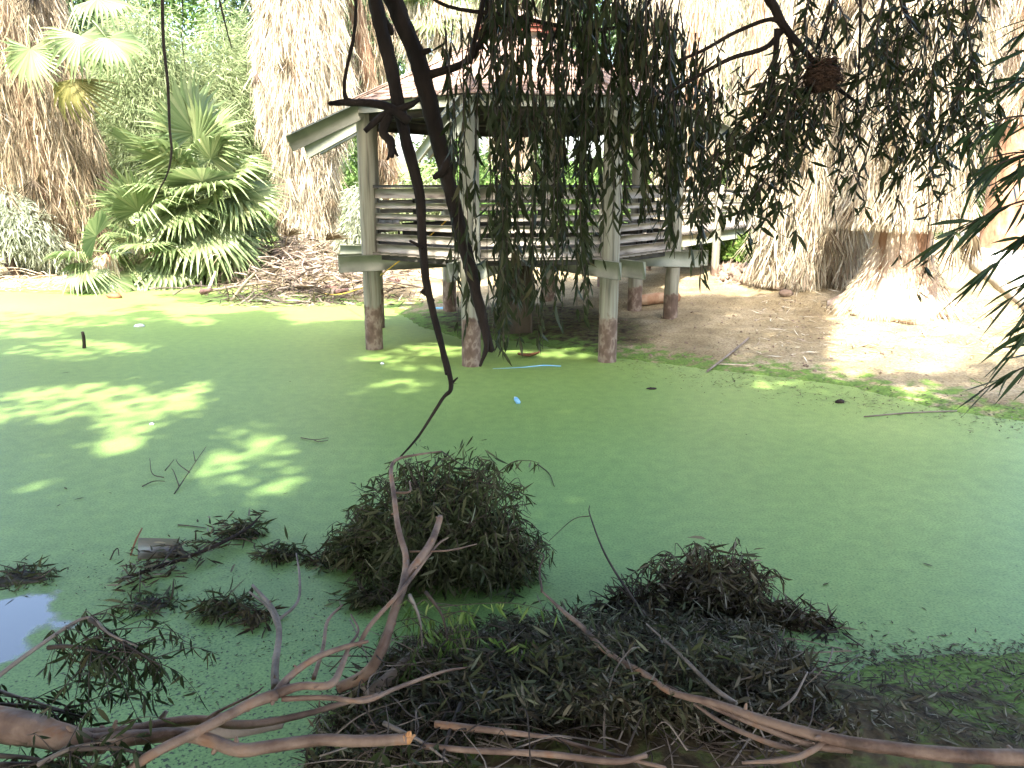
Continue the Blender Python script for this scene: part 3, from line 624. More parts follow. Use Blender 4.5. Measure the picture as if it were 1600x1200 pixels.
# ------------------------------------------------------------------ background shrubs and trees
def bush(name, label, cat, c, rx, ry, rz, mat, n, L=(.2, .45), W=(.02, .05), lumps=22, droop=.5, group=None, stems=5, lod=1):
    c = np.asarray(c, float); t = thing(name, label, cat, c, group=group)
    b = Buf()
    lc = rand_unit(lumps)*rng.uniform(.45, .8, (lumps, 1)); lc[:, 2] = np.abs(lc[:, 2])*1.2-.1
    lc = np.clip(lc, -1, 1.0)
    lr = rng.uniform(.28, .5, lumps)
    k = rng.integers(0, lumps, n); u = rand_unit(n)*(rng.random((n, 1))**.45)
    P = (lc[k]+u*lr[k][:, None])*[rx, ry, rz]
    P[:, 2] += rz*.35; P[:, 2] = np.abs(P[:, 2]); P += c
    D = nrm(u*[1, 1, .6]+rng.normal(size=(n, 3))*.35+[0, 0, -droop])
    leaves(b, P, D, rng.uniform(*L, n), rng.uniform(*W, n), .2, .15, lod)
    b.build('foliage', M[mat], t, kind='stuff')
    for s in range(stems):
        q = c+lc[s]*[rx, ry, rz]*.7+[0, 0, rz*.35]; bb = Buf(); tube(bb, [c+[random.uniform(-.2, .2), random.uniform(-.2, .2), -.2], (c+q)/2+rng.normal(size=3)*.15, q], [.09, .06, .03], 6, 4); bb.build('stem', M['twig'], t, True)
    return t
def at(px, Y):
    q = Py(px, 300, Y); return np.array([q[0], Y, float(ground_z(q[0], Y))])
G_ = 'feathery shrubs behind the palms'
bush('tamarisk', 'pale feathery shrub filling the gap between the two big palms', 'shrub', at(270, 32), 3.3, 2.2, 6.3, 'tamarisk', 56000, (.22, .5), (.016, .042), 30, group=G_)
bush('tamarisk', 'taller olive feathery shrub leaning toward the bulging pale palm', 'shrub', at(365, 34), 2.6, 2.2, 7.4, 'tamarisk', 46000, (.22, .5), (.016, .042), 26, group=G_)
bush('tamarisk', 'feathery shrub behind the small fronds near the broad brown palm', 'shrub', at(190, 33.5), 2.0, 2, 6.6, 'tamarisk', 34000, (.22, .5), (.016, .042), 20, group=G_)
bush('tamarisk', 'grey feathery bush at the water edge under the tan palm', 'shrub', at(8, 23.5), 1.5, 1.2, 1.75, 'tamarisk_grey', 9000, (.15, .4), (.02, .05), 18, group=G_, droop=.8)
bush('tamarisk', 'whitish feathery bush showing beside the gazebo post above the dead fronds', 'shrub', at(558, 25), .9, .8, 2.1, 'tamarisk_grey', 7000, (.15, .35), (.02, .045), 16, group=G_, droop=.8)
bush('tamarisk', 'light feathery shrub seen through the gazebo railing', 'shrub', at(655, 26), 1.5, 1.0, 2.0, 'tamarisk', 7000, (.2, .4), (.03, .06), 16, group=G_)
SG = 'leafy shrubs beyond the gazebo'
bush('shrub', 'bright green shrub seen under the gazebo roof', 'shrub', at(770, 29), 2.2, 1.4, 2.1, 'tree_green', 9000, (.14, .3), (.05, .1), 18, .2, SG)
bush('shrub', 'green shrub with fan leaves beside the middle gazebo post', 'shrub', at(905, 27), 1.7, 1.2, 2.0, 'tree_green', 8000, (.14, .3), (.05, .1), 16, .2, SG)
bush('shrub', 'tall bright green shrub behind the footbridge', 'shrub', at(1140, 34), 3.0, 2, 4.4, 'tree_green', 16000, (.16, .32), (.06, .12), 24, .2, SG)
bush('shrub', 'green shrub next to the slender pale palm', 'shrub', at(1235, 37), 3.0, 2, 5.2, 'tree_green', 14000, (.16, .32), (.06, .12), 24, .2, SG)
bush('shrub', 'low green plants at the foot of the footbridge', 'shrub', at(1165, 22), 1.1, .7, .5, 'grass', 3500, (.12, .25), (.04, .09), 14, -.2, SG)
bush('shrub', 'low green plants under the far end of the footbridge', 'shrub', at(1110, 24), 1.2, .7, .6, 'grass', 3500, (.12, .25), (.04, .09), 14, -.2, SG)
bush('shrub', 'dim green shrub between the orange trunk and the thatched palms', 'shrub', at(1530, 27), 2.0, 1.2, 2.6, 'tree_green', 7000, (.16, .32), (.06, .12), 16, .2, SG)
for px, Y, a, c_ in ((700, 33, 2.4, 3.2), (830, 36, 2.6, 3.4), (960, 35, 2.6, 3.0), (1060, 37, 2.4, 3.6), (570, 36, 2.2, 3.4)):
    bush('shrub', {700: 'sunny green hedge shrub seen above the gazebo rail near the broken limbs', 830: 'sunny green hedge shrub seen past the pale trunk behind the gazebo', 960: 'sunny green hedge shrub behind the right gazebo post', 1060: 'sunny green hedge shrub behind the gazebo end of the footbridge', 570: 'green shrub behind the whitish feathery bush'}[px], 'shrub', at(px, Y), a, 1.4, c_, 'tree_green', 8000, (.16, .34), (.06, .12), 18, .2, SG)
def tree(px, Y, hgt, cr, label, mat, n=14000, tr=.25, cz=.62):
    base = at(px, Y); t = thing('broadleaf_tree', label, 'tree', base, group='trees closing the view behind the pond')
    b = Buf(); tube(b, [base+[0, 0, -.3], base+[.2, 0, hgt*.3], base+[-.1, 0, hgt*.7]], [tr, tr*.8, tr*.4], 9, 6, .06); b.build('trunk', M['bark_dark'], t, True)
    b = Buf(); lumps = 34; lc = rand_unit(lumps)*rng.uniform(.4, .85, (lumps, 1)); lr = rng.uniform(.2, .42, lumps)
    k = rng.integers(0, lumps, n); u = rand_unit(n)*(rng.random((n, 1))**.4)
    P = (lc[k]+u*lr[k][:, None])*[cr, cr*.8, hgt*.42]+base+[0, 0, hgt*cz]
    P[:, 2] = np.maximum(P[:, 2], base[2]+.3)
    leaves(b, P, u+rng.normal(size=(n, 3))*.5+[0, 0, -.4], rng.uniform(.22, .42, n), rng.uniform(.09, .18, n), .2, .1, 1); b.build('crown', M[mat], t, kind='stuff')
    bl = Buf()
    for j in range(6):
        tube(bl, [base+[.1, 0, hgt*.35], base+[lc[j][0]*cr*.4, lc[j][1]*cr*.4, hgt*.5], base+lc[j]*[cr, cr*.8, hgt*.42]*.8+[0, 0, hgt*cz]], [tr*.4, tr*.25, .04], 6, 4)
    bl.build('limbs', M['bark_dark'], t, True)
TL = [(-60, 42, 13, 4.5, 'dark tree behind the tan shaggy palm', 'tree_dark'), (120, 44, 14, 4.5, 'dark tree showing over the feathery shrubs', 'tree_dark'), (260, 48, 15, 5, 'mid green tree crowning over the feathery shrubs', 'tree_green'),
      (430, 50, 15, 4.5, 'green tree behind the bulging pale palm', 'tree_dark'), (575, 38, 12, 2.2, 'narrow dark green tree between the pale palm and the leaning grey palm', 'tree_dark'), (700, 56, 14, 5, 'hazy green tree beyond the roof of the gazebo', 'tree_green'),
      (860, 60, 15, 5, 'green tree far beyond the cupola', 'tree_green'), (980, 54, 14, 4, 'green tree beyond the weeping leaves', 'tree_dark'), (1120, 50, 14, 4.5, 'sunny green tree over the bright shrubs', 'tree_green'), (1290, 50, 15, 5, 'green tree behind the thatched palms', 'tree_green'),
      (1450, 46, 13, 4.5, 'dark tree beyond the cut skirt palm', 'tree_dark'), (1620, 40, 12, 4, 'dark tree beyond the orange palm trunk', 'tree_dark')]
for a in TL: tree(*a)

# ------------------------------------------------------------------ overhanging eucalyptus trees
lit = [  # patches of sun in the photograph (px, py, rx, ry) on the water or the bank
 (20, 462, 190, 26), (90, 500, 130, 10), (130, 545, 95, 14), (40, 520, 70, 8), (55, 628, 75, 26), (140, 612, 60, 16), (205, 645, 55, 45), (45, 650, 60, 14), (300, 622, 32, 30), (180, 695, 55, 16), (330, 480, 60, 8), (300, 500, 40, 8), (480, 495, 50, 7),
 (400, 690, 55, 26), (345, 735, 45, 28), (450, 740, 32, 28), (400, 760, 50, 14), (55, 758, 40, 12), (620, 600, 55, 14), (590, 560, 60, 12), (660, 575, 50, 8), (560, 610, 30, 6), (700, 545, 80, 14), (800, 545, 120, 12), (880, 555, 60, 7), (540, 650, 25, 8),
 (980, 676, 22, 7), (1070, 712, 28, 6), (1135, 745, 32, 6), (1210, 600, 40, 8), (1410, 675, 14, 5), (1450, 615, 60, 12), (1510, 640, 40, 8), (1400, 545, 130, 32), (1500, 520, 90, 30), (1330, 560, 60, 10), (1470, 580, 90, 12),
 (1120, 440, 130, 18), (1240, 470, 60, 12), (1380, 480, 200, 40), (1560, 440, 120, 50)]
def shade_want(gx, gy):
    """how much canopy should stand between the sun and this spot of ground"""
    px, py = to_px(np.stack([gx, gy, np.zeros_like(gx)], -1))
    s = np.ones_like(gx)
    nz = fbm(gx*1.1+3, gy*1.1, 3)
    for (cx, cy, rx, ry) in lit:
        d = (((px-cx)/rx)**2+((py-cy)/ry)**2)*(1.7 if 500 < cx < 950 else 1)
        far = cy < 470 or (cx > 1000 and 430 < cy < 590)
        k = sstep(.9, 2.5, d+nz*1.4)
        s = np.minimum(s, k if far else (.045+.12*(fbm(gx*1.5+gy*2.6, gy*.9-gx*.5, 2) > .04))+k)
    s = np.where((px > 940) & (px < 1285) & (py > 492) & (py < 590), np.maximum(s, .93*(fbm(gx*1.6, gy*1.6+5, 3) > -.2)), s)
    s = np.where((px > 1285) & (py > 505+18*nz) & (py < 640), np.maximum(s, .7*(fbm(gx*1.3+2, gy*1.6+5, 3) > .05)), s)
    bank_ = (px > 940) & (px < 1285) & (py > 492) & (py < 590)
    edge = np.where(gx < -4.6, 17.5, np.where(gx < -1.5, 16.2, np.where(gx < 3.4, 14.7, 11.6))) + np.where(gx < -4.6, 2.0, .9)*nz
    s0 = s
    dap = (fbm(gx*.8+40, gy*.8, 3) > .10)*.75
    s = np.where(gy > edge, np.where(gy < edge+np.where(gx > 3.4, 1.2, np.where(gx > -4.6, .8, 3.5)), dap*s, 0.), s)
    s = np.where(bank_, s0, s)
    s = np.where((gx > -9) & (gx < -2.5) & (gy > 19.5) & (gy < 27), np.maximum(s, .5*(fbm(gx*.9+70, gy*.9, 3) > -.02)), s)
    s = np.where((gx > 3.2) & (gy > 10.5) & (gx < 12), s*np.where(fbm(gx*.7, gy*.7+8, 3) > .0, .9, .5), s)
    return s
trees = []
EG = 'gum trees leaning over the pond'
eA = thing('gum_tree', 'gum tree dangling two dark broken limbs and weeping leaf strands over the pond', 'tree', (-4.2, -3.0, .5), group=EG)
eB = thing('gum_tree', 'gum tree whose leafy twigs with a twig nest hang before the thatched palms', 'tree', (7.6, 1.2, .6), group=EG)
eC = thing('gum_tree', 'unseen gum tree shading the water beside the feathery bush', 'tree', (-10.5, 1.0, .3), group=EG)
for t, base, r in ((eA, np.array([-4.2, -3.0, .3]), .42), (eB, np.array([7.6, 1.2, .2]), .36), (eC, np.array([-10.5, 1.0, .1]), .34)):
    top = base+[.8 if t is eA else (-.6 if t is eB else .6), 1.6, 7.0]
    b = Buf(); tube(b, [base, base+[.1, .3, 2.5], top], [r, r*.85, r*.6], 12, 8, .06); b.build('trunk', M['bark_pale'], t, True)
    trees.append((t, base, top))
def limb(t, pts, r, mat='bark_dark', name='limb', n=8, k=6, wob=.1):
    b = Buf(); P = tube(b, pts, r, n, k, wob); b.build(name, M[mat], t, True); return P
def canopy():
    N = 560000
    gx = rng.uniform(-25, 16, N); gy = rng.uniform(-11, 21, N)
    keep = rng.random(N) < shade_want(gx, gy)
    gx, gy = gx[keep], gy[keep]; n = len(gx)
    z = rng.uniform(8.2, 12.2, n) + .6*fbm(gx*.5, gy*.5, 2)
    P = np.stack([gx-SHX*z, gy-SHY*z, z], 1)
    ok = P[:, 2] > H + .9 + np.maximum(P[:, 1], 0)*.225
    P = P[ok]
    own = np.where(P[:, 0] > 3.2, 1, np.where(P[:, 0] < -6.0, 2, 0))
    for k, (t, base, top) in enumerate(trees):
        Q = P[own == k]
        b = Buf(); m = len(Q)
        leaves(b, Q, rng.normal(size=(m, 3))*1.+[0, 0, -.35], rng.uniform(.26, .46, m), rng.uniform(.11, .19, m), .25, .1, 1)
        b.build('crown', M['euc_leaf'], t, kind='stuff')  # unseen crown, its spread and gaps shaped to throw the shade pattern
        # limbs that carry it
        for j in range(7):
            q = Q[rng.integers(0, m)]; mid = (top+q)/2+[0, 0, 1.2]
            if q[2] < H+1.2+max(q[1], 0)*.25: continue
            limb(t, [top, mid, q], [.1, .05, .015], 'bark_dark')
canopy()

# dark broken limbs hanging from tree A
def dl(pts): return [Py(x, y, Y) for x, y, Y in pts]
topA = trees[0][2]
limb(eA, [topA, topA+[1.2, 3.5, 1.6], Py(575, -140, 6.1)+[-.1, 0, .8], Py(578, -60, 6.1)]+dl([(590, 20, 6.1), (612, 110, 6.1), (632, 210, 6.1), (655, 300, 6.1), (660, 380, 6.05), (668, 450, 6.0), (690, 540, 5.95), (705, 602, 5.9), (690, 625, 5.9), (655, 680, 5.85), (622, 718, 5.8)]), [.15, .13, .07, .055, .052, .05, .044, .036, .032, .027, .02, .014, .01, .007], wob=.22)
limb(eA, [topA, topA+[1.6, 3.4, 2.0], Py(590, -150, 6.3)+[0, 0, .9], Py(600, -60, 6.3)]+dl([(618, 10, 6.3), (650, 85, 6.3), (668, 150, 6.3), (690, 240, 6.3), (712, 330, 6.3), (735, 420, 6.25), (752, 490, 6.2), (768, 548, 6.2)]), [.15, .13, .08, .07, .068, .068, .07, .062, .056, .05, .04, .028], wob=.22)
for pts, r in (([(752, 500, 6.2), (760, 540, 6.15), (750, 572, 6.15)], [.03, .022, .012]), ([(690, 240, 6.3), (697, 262, 6.25), (678, 278, 6.25)], [.05, .04, .02]), ([(655, 85, 6.3), (672, 78, 6.25)], [.03, .018]), ([(668, 118, 6.3), (730, 95, 6.3), (760, 40, 6.3), (765, -30, 6.3)], [.035, .026, .024, .02]),
               ([(660, 160, 6.3), (645, 108, 6.3)], [.02, .01]), ([(640, 190, 6.0), (600, 165, 6.0), (545, 160, 6.0), (514, 162, 6.0)], [.035, .032, .025, .016]), ([(600, 165, 6.0), (547, 158, 6.0), (538, 140, 6.0), (541, 110, 6.0), (552, 60, 6.0), (556, 10, 6.0), (552, -30, 6.0)], [.022, .02, .014, .013, .013, .012, .01]),
               ([(570, 205, 6.0), (600, 180, 6.0), (640, 165, 6.0), (655, 155, 6.0)], [.02, .028, .025, .012]), ([(608, 180, 6.0), (598, 205, 6.0), (610, 222, 6.0), (612, 245, 5.95)], [.035, .034, .034, .02]), ([(660, 452, 6.0), (678, 470, 6.0)], [.03, .01]), ([(662, 388, 6.0), (640, 376, 6.0)], [.02, .008]),
               ([(705, 600, 5.9), (715, 590, 5.9)], [.012, .006]), ([(690, 545, 5.95), (698, 585, 5.9)], [.02, .012]), ([(600, 30, 6.1), (612, 50, 6.15), (598, 55, 6.2)], [.025, .02, .01]), ([(612, 232, 6.0), (605, 250, 6.0)], [.02, .008]), ([(614, 232, 6.0), (622, 244, 6.0)], [.02, .008])):
    limb(eA, dl(pts), r, name='broken_branch', n=7, k=5, wob=.2)
# long thin dead twigs hanging at the upper left
for pts, r in (([(253, -40, 5.5), (255, 60, 5.5), (262, 130, 5.5), (265, 200, 5.5), (268, 235, 5.5), (262, 270, 5.5), (247, 300, 5.5), (233, 330, 5.5)], [.012, .011, .01, .009, .008, .006, .005, .003]), ([(283, -40, 5.6), (286, 30, 5.6), (284, 60, 5.6), (290, 110, 5.6)], [.004, .003, .003, .002]), ([(336, -30, 5.5), (350, 30, 5.5), (362, 75, 5.5)], [.008, .006, .003]), ([(336, 18, 5.5), (370, -20, 5.5)], [.003, .003])):
    limb(eA, dl(pts), r, 'twig', 'hanging_twig', 5, 5, 0)

def strand(bt, bl, pts3, r0, leafL, leafW, per, lat=.45, down=1.0, skip=0.):
    """twig with alternate hanging leaves"""
    P = tube(bt, pts3, [r0, r0*.4], 4, 6)
    seg = np.linalg.norm(np.diff(P, axis=0), axis=1); tot = seg.sum(); n = int(tot/per)
    if n < 2: return
    s = np.sort(rng.random(n)*(1-skip)+skip)*tot; cum = np.concatenate([[0], np.cumsum(seg)])
    Q = np.stack([np.interp(s, cum, P[:, i]) for i in range(3)], 1)
    D = rng.normal(size=(n, 3))*[lat, lat, .25]+[0, 0, -down]
    sc_ = rng.uniform(.5, 1.3, n); leaves(bl, Q, D, leafL*sc_, leafW*sc_**.6*rng.uniform(.6, 1.2, n), .36, 0)
# weeping strands over the gazebo
xk = [680, 720, 760, 800, 850, 900, 940, 980, 1040, 1090, 1130]
ye = [380, 520, 545, 530, 535, 520, 430, 400, 440, 470, 400]; ysr = [150, 70, 20, 0, 0, 0, 30, 60, 60, 160, 230]
def weep(x0s, Yr, parent, frac, per, Lf=.13, Wf=.028):
    bt, bl = Buf(), Buf()
    for x in x0s:
        e = np.interp(x, xk, ye); s = np.interp(x, xk, ysr); y0 = s-random.uniform(20, 90); y1 = s+(e-s)*random.uniform(*frac)
        Y = random.uniform(*Yr); nseg = 5
        pts = []; xx = x-random.uniform(-25, 25)
        for k in range(nseg+1):
            t = k/nseg; pts.append(Py(xx+(x-xx)*min(1, t*2)+random.uniform(-5, 5), y0+(y1-y0)*t, Y))
        strand(bt, bl, pts, .005, Lf, Wf, per, .3, 1.1, .02)
    bt.build('hanging_twigs', M['twig'], parent, True, kind='stuff'); bl.build('foliage', M['euc_leaf'], parent, kind='stuff')
cl = lambda c, n, s: [random.gauss(c, s) for _ in range(n)]
weep(cl(728, 8, 12)+cl(770, 12, 11)+cl(800, 9, 9), (5.6, 6.6), eA, (.68, 1.03), .042)
weep(cl(848, 10, 11)+cl(880, 10, 9)+cl(912, 12, 10), (5.6, 6.6), eA, (.68, 1.03), .042)
weep(cl(970, 16, 15)+cl(1010, 16, 17)+cl(1045, 14, 15), (5.4, 6.4), eA, (.35, .85), .04)
weep(cl(1085, 12, 16)+cl(1060, 9, 22)+cl(930, 6, 10), (5.4, 6.4), eA, (.4, 1.0), .045)
weep([random.uniform(690, 1110) for _ in range(20)], (5.4, 6.4), eA, (.15, .6), .042)
for pts, r in (([(640, -30, 6.2), (700, 10, 6.2), (800, 25, 6.2), (870, 40, 6.2), (920, 47, 6.2), (985, 35, 6.2), (1030, -20, 6.2)], [.012, .014, .016, .016, .014, .014, .016]), ([(735, 100, 6.2), (742, 60, 6.2), (755, 0, 6.2), (758, -40, 6.2)], [.016, .018, .02, .022]), ([(985, 35, 6.2), (978, 75, 6.2), (1000, 92, 6.2), (1040, 90, 6.2)], [.012, .011, .01, .008]),
               ([(880, 100, 6.1), (890, 30, 6.1), (880, -40, 6.1)], [.008, .01, .012]), ([(840, 140, 6.1), (865, 60, 6.1), (900, -30, 6.1)], [.006, .008, .01]), ([(850, 300, 6.1), (980, 190, 6.1), (1060, 130, 6.0)], [.004, .004, .006]), ([(918, 290, 6.1), (1000, 180, 6.0), (1090, 110, 6.0)], [.003, .004, .004])):
    limb(eA, dl(pts), r, 'bark_dark', 'branch', 6, 5)

# leafy twigs of tree B in front of the thatched palms
YB = 5.2
topB = trees[1][2]
limb(eB, [topB, topB+[-1.8, 1.4, .8], Py(1180, -160, YB)+[0, 0, .5], Py(1190, -50, YB)]+dl([(1212, 15, YB), (1228, 45, YB), (1262, 85, YB), (1300, 130, YB), (1345, 165, YB)]), [.14, .09, .045, .03, .028, .026, .018, .014, .008])
for pts, r in (([(1228, 45, YB), (1205, 30, YB), (1150, 50, YB), (1100, 78, YB), (1060, 95, YB)], [.022, .014, .013, .012, .01]), ([(1222, 48, YB), (1195, 75, YB), (1140, 92, YB), (1080, 125, YB), (1045, 145, YB)], [.02, .017, .015, .012, .008]), ([(1215, 45, YB), (1210, 100, YB), (1195, 180, YB), (1170, 245, YB)], [.022, .016, .012, .006]),
               ([(1232, 60, YB), (1246, 120, YB), (1230, 190, YB)], [.014, .01, .005]), ([(1400, -30, YB), (1420, 30, YB), (1450, 60, YB)], [.018, .014, .008]), ([(1310, -30, YB), (1290, 40, YB), (1275, 80, YB)], [.012, .01, .006]), ([(1345, -40, YB), (1343, 80, YB), (1338, 180, YB)], [.01, .008, .004]), ([(1500, -40, YB), (1510, 40, YB), (1480, 120, YB)], [.014, .01, .005])):
    limb(eB, dl(pts), r, 'bark_dark', 'branch', 6, 5)
def spray(parent, starts, Yr, length, slope, per, Lf, Wf, n):
    bt, bl = Buf(), Buf()
    for _ in range(n):
        x, y = starts(); ln = random.uniform(*length); dx = random.uniform(*slope); Y = random.uniform(*Yr)
        pts = [Py(x+dx*ln*t+random.uniform(-4, 4), y+ln*t*(1-.25*abs(dx)), Y) for t in np.linspace(0, 1, 5)]
        strand(bt, bl, pts, .005, Lf, Wf, per, .55, .75, .0)
    bt.build('hanging_twigs', M['twig'], parent, True, kind='stuff'); bl.build('foliage', M['euc_leaf'], parent, kind='stuff')
spray(eB, lambda: (random.uniform(1180, 1290), random.uniform(60, 190)), (4.8, 5.6), (60, 150), (-.9, .1), .03, .11, .023, 62)
spray(eB, lambda: (random.uniform(1120, 1240), random.uniform(190, 290)), (4.8, 5.6), (50, 120), (-.7, .2), .032, .11, .025, 34)
spray(eB, lambda: (random.uniform(1260, 1400), random.uniform(-40, 150)), (4.8, 5.8), (60, 160), (-.3, .6), .034, .105, .023, 40)
spray(eB, lambda: (random.uniform(1380, 1560), random.uniform(-40, 190)), (4.6, 5.6), (60, 140), (-.5, .3), .03, .105, .024, 82)
spray(eB, lambda: (random.uniform(1290, 1500), random.uniform(150, 250)), (4.8, 5.6), (40, 130), (-.4, .4), .04, .105, .023, 30)
spray(eB, lambda: (random.uniform(1090, 1160), random.uniform(60, 150)), (5., 5.6), (40, 110), (-.2, .2), .045, .1, .022, 12)
bt, bl = Buf(), Buf()
for x0, y0, x1, y1 in ((1450, 270, 1440, 440), (1470, 300, 1432, 462), (1400, 300, 1405, 400)):
    strand(bt, bl, dl([(x0, y0, 5), ((x0+x1)/2+6, (y0+y1)/2, 5), (x1, y1, 5)]), .004, .09, .022, .07, .5, .8)
bt.build('hanging_twigs', M['twig'], eB, True, kind='stuff'); bl.build('foliage', M['euc_leaf'], eB, kind='stuff')
# nest
c = Py(1286, 118, 5.0)
b = Buf()
for k in range(160):
    a = random.uniform(0, 2*pi); r = random.uniform(.05, .115); z = random.uniform(-.09, .08); a2 = a+random.uniform(.8, 1.9)
    rr = r*math.sqrt(max(.1, 1-(z/.1)**2*.7))
    tube(b, [c+[rr*math.cos(a), rr*math.sin(a), z], c+[rr*1.15*math.cos((a+a2)/2), rr*1.15*math.sin((a+a2)/2), z+random.uniform(-.03, .03)], c+[rr*math.cos(a2), rr*math.sin(a2), z+random.uniform(-.05, .05)]], [.004, .003], 4, 3)
V = []; 
for j in range(7):
    for k in range(10):
        ph = -pi/2+pi*j/6*.62; V.append(c+[.1*math.cos(ph)*math.cos(k*pi/5)+1e-4, .1*math.cos(ph)*math.sin(k*pi/5), .1*math.sin(ph)])
b.add(V, [[j*10+k, j*10+(k+1) % 10, (j+1)*10+(k+1) % 10, (j+1)*10+k] for j in range(6) for k in range(10)])
o = b.build('nest', M['nest'], None, origin=c); tag(o, 'round dark twig nest lodged in the hanging leaves', 'nest')

# narrow-leaved plant at the near bank, outside right
bb_ = thing('bamboo', 'plant with long narrow dark leaves reaching in over the mud bank', 'bamboo', (3.3, 3.7, float(ground_z(3.3, 3.7))))
br = np.array([3.3, 3.7, .1]); bl = Buf()
cul = []
for k in range(7):
    top = br+[random.uniform(-.5, .4), random.uniform(-.6, .5), random.uniform(3.2, 3.9)]
    b = Buf(); tube(b, [br+rng.normal(size=3)*[.15, .15, 0], (br+top)/2+[.1, 0, 0], top], [.018, .014, .006], 6, 6); b.build('culm', M['bark_grey'], bb_, True)
bt = Buf()
for (sx, sy, ex, ey, Y, n) in ((1640, 90, 1570, 90, 3.6, 12), (1650, 120, 1540, 150, 3.6, 16), (1660, 180, 1500, 210, 3.5, 20), (1660, 230, 1500, 290, 3.5, 22), (1660, 300, 1480, 370, 3.4, 22), (1660, 250, 1530, 250, 3.7, 20), (1650, 340, 1530, 440, 3.5, 20), (1660, 400, 1570, 480, 3.5, 14), (1650, 480, 1580, 560, 3.4, 14), (1660, 520, 1590, 600, 3.4, 8), (1670, 560, 1530, 612, 3.3, 9), (1660, 200, 1560, 330, 3.8, 20), (1650, 20, 1590, 60, 3.6, 10), (1660, 420, 1590, 520, 3.5, 12)):
    pts = dl([(sx, sy, Y), ((sx+ex)/2, (sy+ey)/2-12, Y), (ex, ey, Y)]); P = tube(bt, pts, [.006, .002], 4, 6)
    t = rng.random(n)**.8; i = np.clip((t*(len(P)-1)).astype(int), 0, len(P)-1)
    D = rng.normal(size=(n, 3))*[.25, .3, .28]+[-.75, -.1, -.55]
    leaves(bl, P[i], D, rng.uniform(.13, .26, n), rng.uniform(.013, .021, n), .12, .12)
bt.build('twigs', M['twig'], bb_, True, kind='stuff'); bl.build('foliage', M['bamboo_leaf'], bb_, kind='stuff')

# ------------------------------------------------------------------ fallen limbs in the foreground
def fl(pts): return [Pz(x, y, z) for x, y, z in pts]
def flimb(t, pts, r, mat='bark_pale', name='branch', n=9, wob=.09):
    b = Buf(); P = tube(b, fl(pts), r, n, 7, wob)
    if .019 < max(r) < .045:
        for k in range(random.randint(2, 5)):                      # knots and snapped side shoots
            i = random.randrange(1, len(P)-1); rr = np.interp(i/len(P), np.linspace(0, 1, len(r)), r); d = nrm(rng.normal(size=3)+[0, 0, .5])
            tube(b, [P[i], P[i]+d*rr*1.1, P[i]+d*rr*random.uniform(1.3, 2.4)], [rr*.55, rr*.42, rr*.22], 6, 3, .3)
    if True:
        pass
    b.build(name, M[mat], t, True); return P
fa = thing('fallen_limb', 'thick fallen gum limb forking into smooth pale branches low over the water', 'branch', Pz(0, 1135, .2))
flimb(fa, [(-120, 1110, .5), (0, 1132, .5), (60, 1143, .5), (125, 1160, .5), (165, 1164, .49)], [.085, .075, .064, .052, .036], n=14, name='trunk')
flimb(fa, [(100, 1152, .5), (160, 1150, .51), (215, 1140, .52), (260, 1130, .52), (310, 1125, .52), (370, 1132, .5), (420, 1128, .5), (480, 1115, .5), (540, 1098, .5), (590, 1085, .48)], [0.0410, 0.0344, 0.0262, 0.0230, 0.0213, 0.0197, 0.0172, 0.0139, 0.0107, 0.0066])
flimb(fa, [(150, 1160, .5), (215, 1152, .52), (285, 1148, .53), (330, 1158, .53), (375, 1172, .53), (430, 1165, .53), (500, 1156, .53), (560, 1158, .53), (636, 1155, .53)], [0.0410, 0.0312, 0.0295, 0.0279, 0.0279, 0.0262, 0.0246, 0.0238, 0.0221])
flimb(fa, [(630, 1155, .53), (641, 1155, .53)], [0.0225, 0.0197], 'fresh_wood', 'broken_end')
flimb(fa, [(205, 1145, .42), (290, 1138, .4), (360, 1142, .38), (440, 1130, .34)], [0.0410, 0.0369, 0.0328, 0.0246], 'bark_grey')
flimb(fa, [(190, 1215, .5), (235, 1180, .55), (330, 1132, .57), (390, 1100, .58), (432, 1085, .58)], [0.0197, 0.0205, 0.0221, 0.0238, 0.0271])
flimb(fa, [(432, 1085, .58), (450, 1060, .6), (490, 1030, .62), (535, 1012, .62), (575, 1002, .62)], [0.0246, 0.0164, 0.0156, 0.0131, 0.0082])
flimb(fa, [(432, 1083, .58), (470, 1072, .6), (515, 1070, .6), (532, 1045, .6), (545, 1010, .6)], [0.0246, 0.0180, 0.0180, 0.0148, 0.0098])
flimb(fa, [(430, 1075, .55), (430, 1040, .52), (436, 985, .45), (425, 950, .4), (395, 915, .35)], [0.0197, 0.0180, 0.0164, 0.0148, 0.0098], 'bark_grey')
flimb(fa, [(436, 985, .45), (420, 950, .45), (390, 925, .45)], [0.0115, 0.0090, 0.0057], 'bark_grey')
flimb(fa, [(434, 970, .42), (465, 940, .38), (468, 900, .33), (463, 865, .3)], [0.0098, 0.0090, 0.0082, 0.0049], 'bark_grey')
flimb(fa, [(440, 1092, .56), (510, 1090, .55), (570, 1095, .54), (620, 1075, .5), (690, 1050, .45), (735, 1042, .4)], [0.0123, 0.0123, 0.0115, 0.0098, 0.0074, 0.0041])
flimb(fa, [(320, 1128, .52), (335, 1115, .54), (395, 1085, .56), (412, 1073, .56)], [0.0082, 0.0074, 0.0049, 0.0025])
flimb(fa, [(330, 1118, .52), (390, 1110, .53)], [0.0074, 0.0049]); flimb(fa, [(490, 1060, .58), (505, 1010, .55), (512, 970, .5), (535, 945, .45)], [0.0107, 0.0098, 0.0090, 0.0049])
flimb(fa, [(545, 1010, .6), (560, 985, .6), (548, 960, .6)], [0.0082, 0.0066, 0.0041])
fb = thing('fallen_limb', 'upright forked pale branch standing out of the leafy heap in the water', 'branch', Pz(560, 1060, .1))
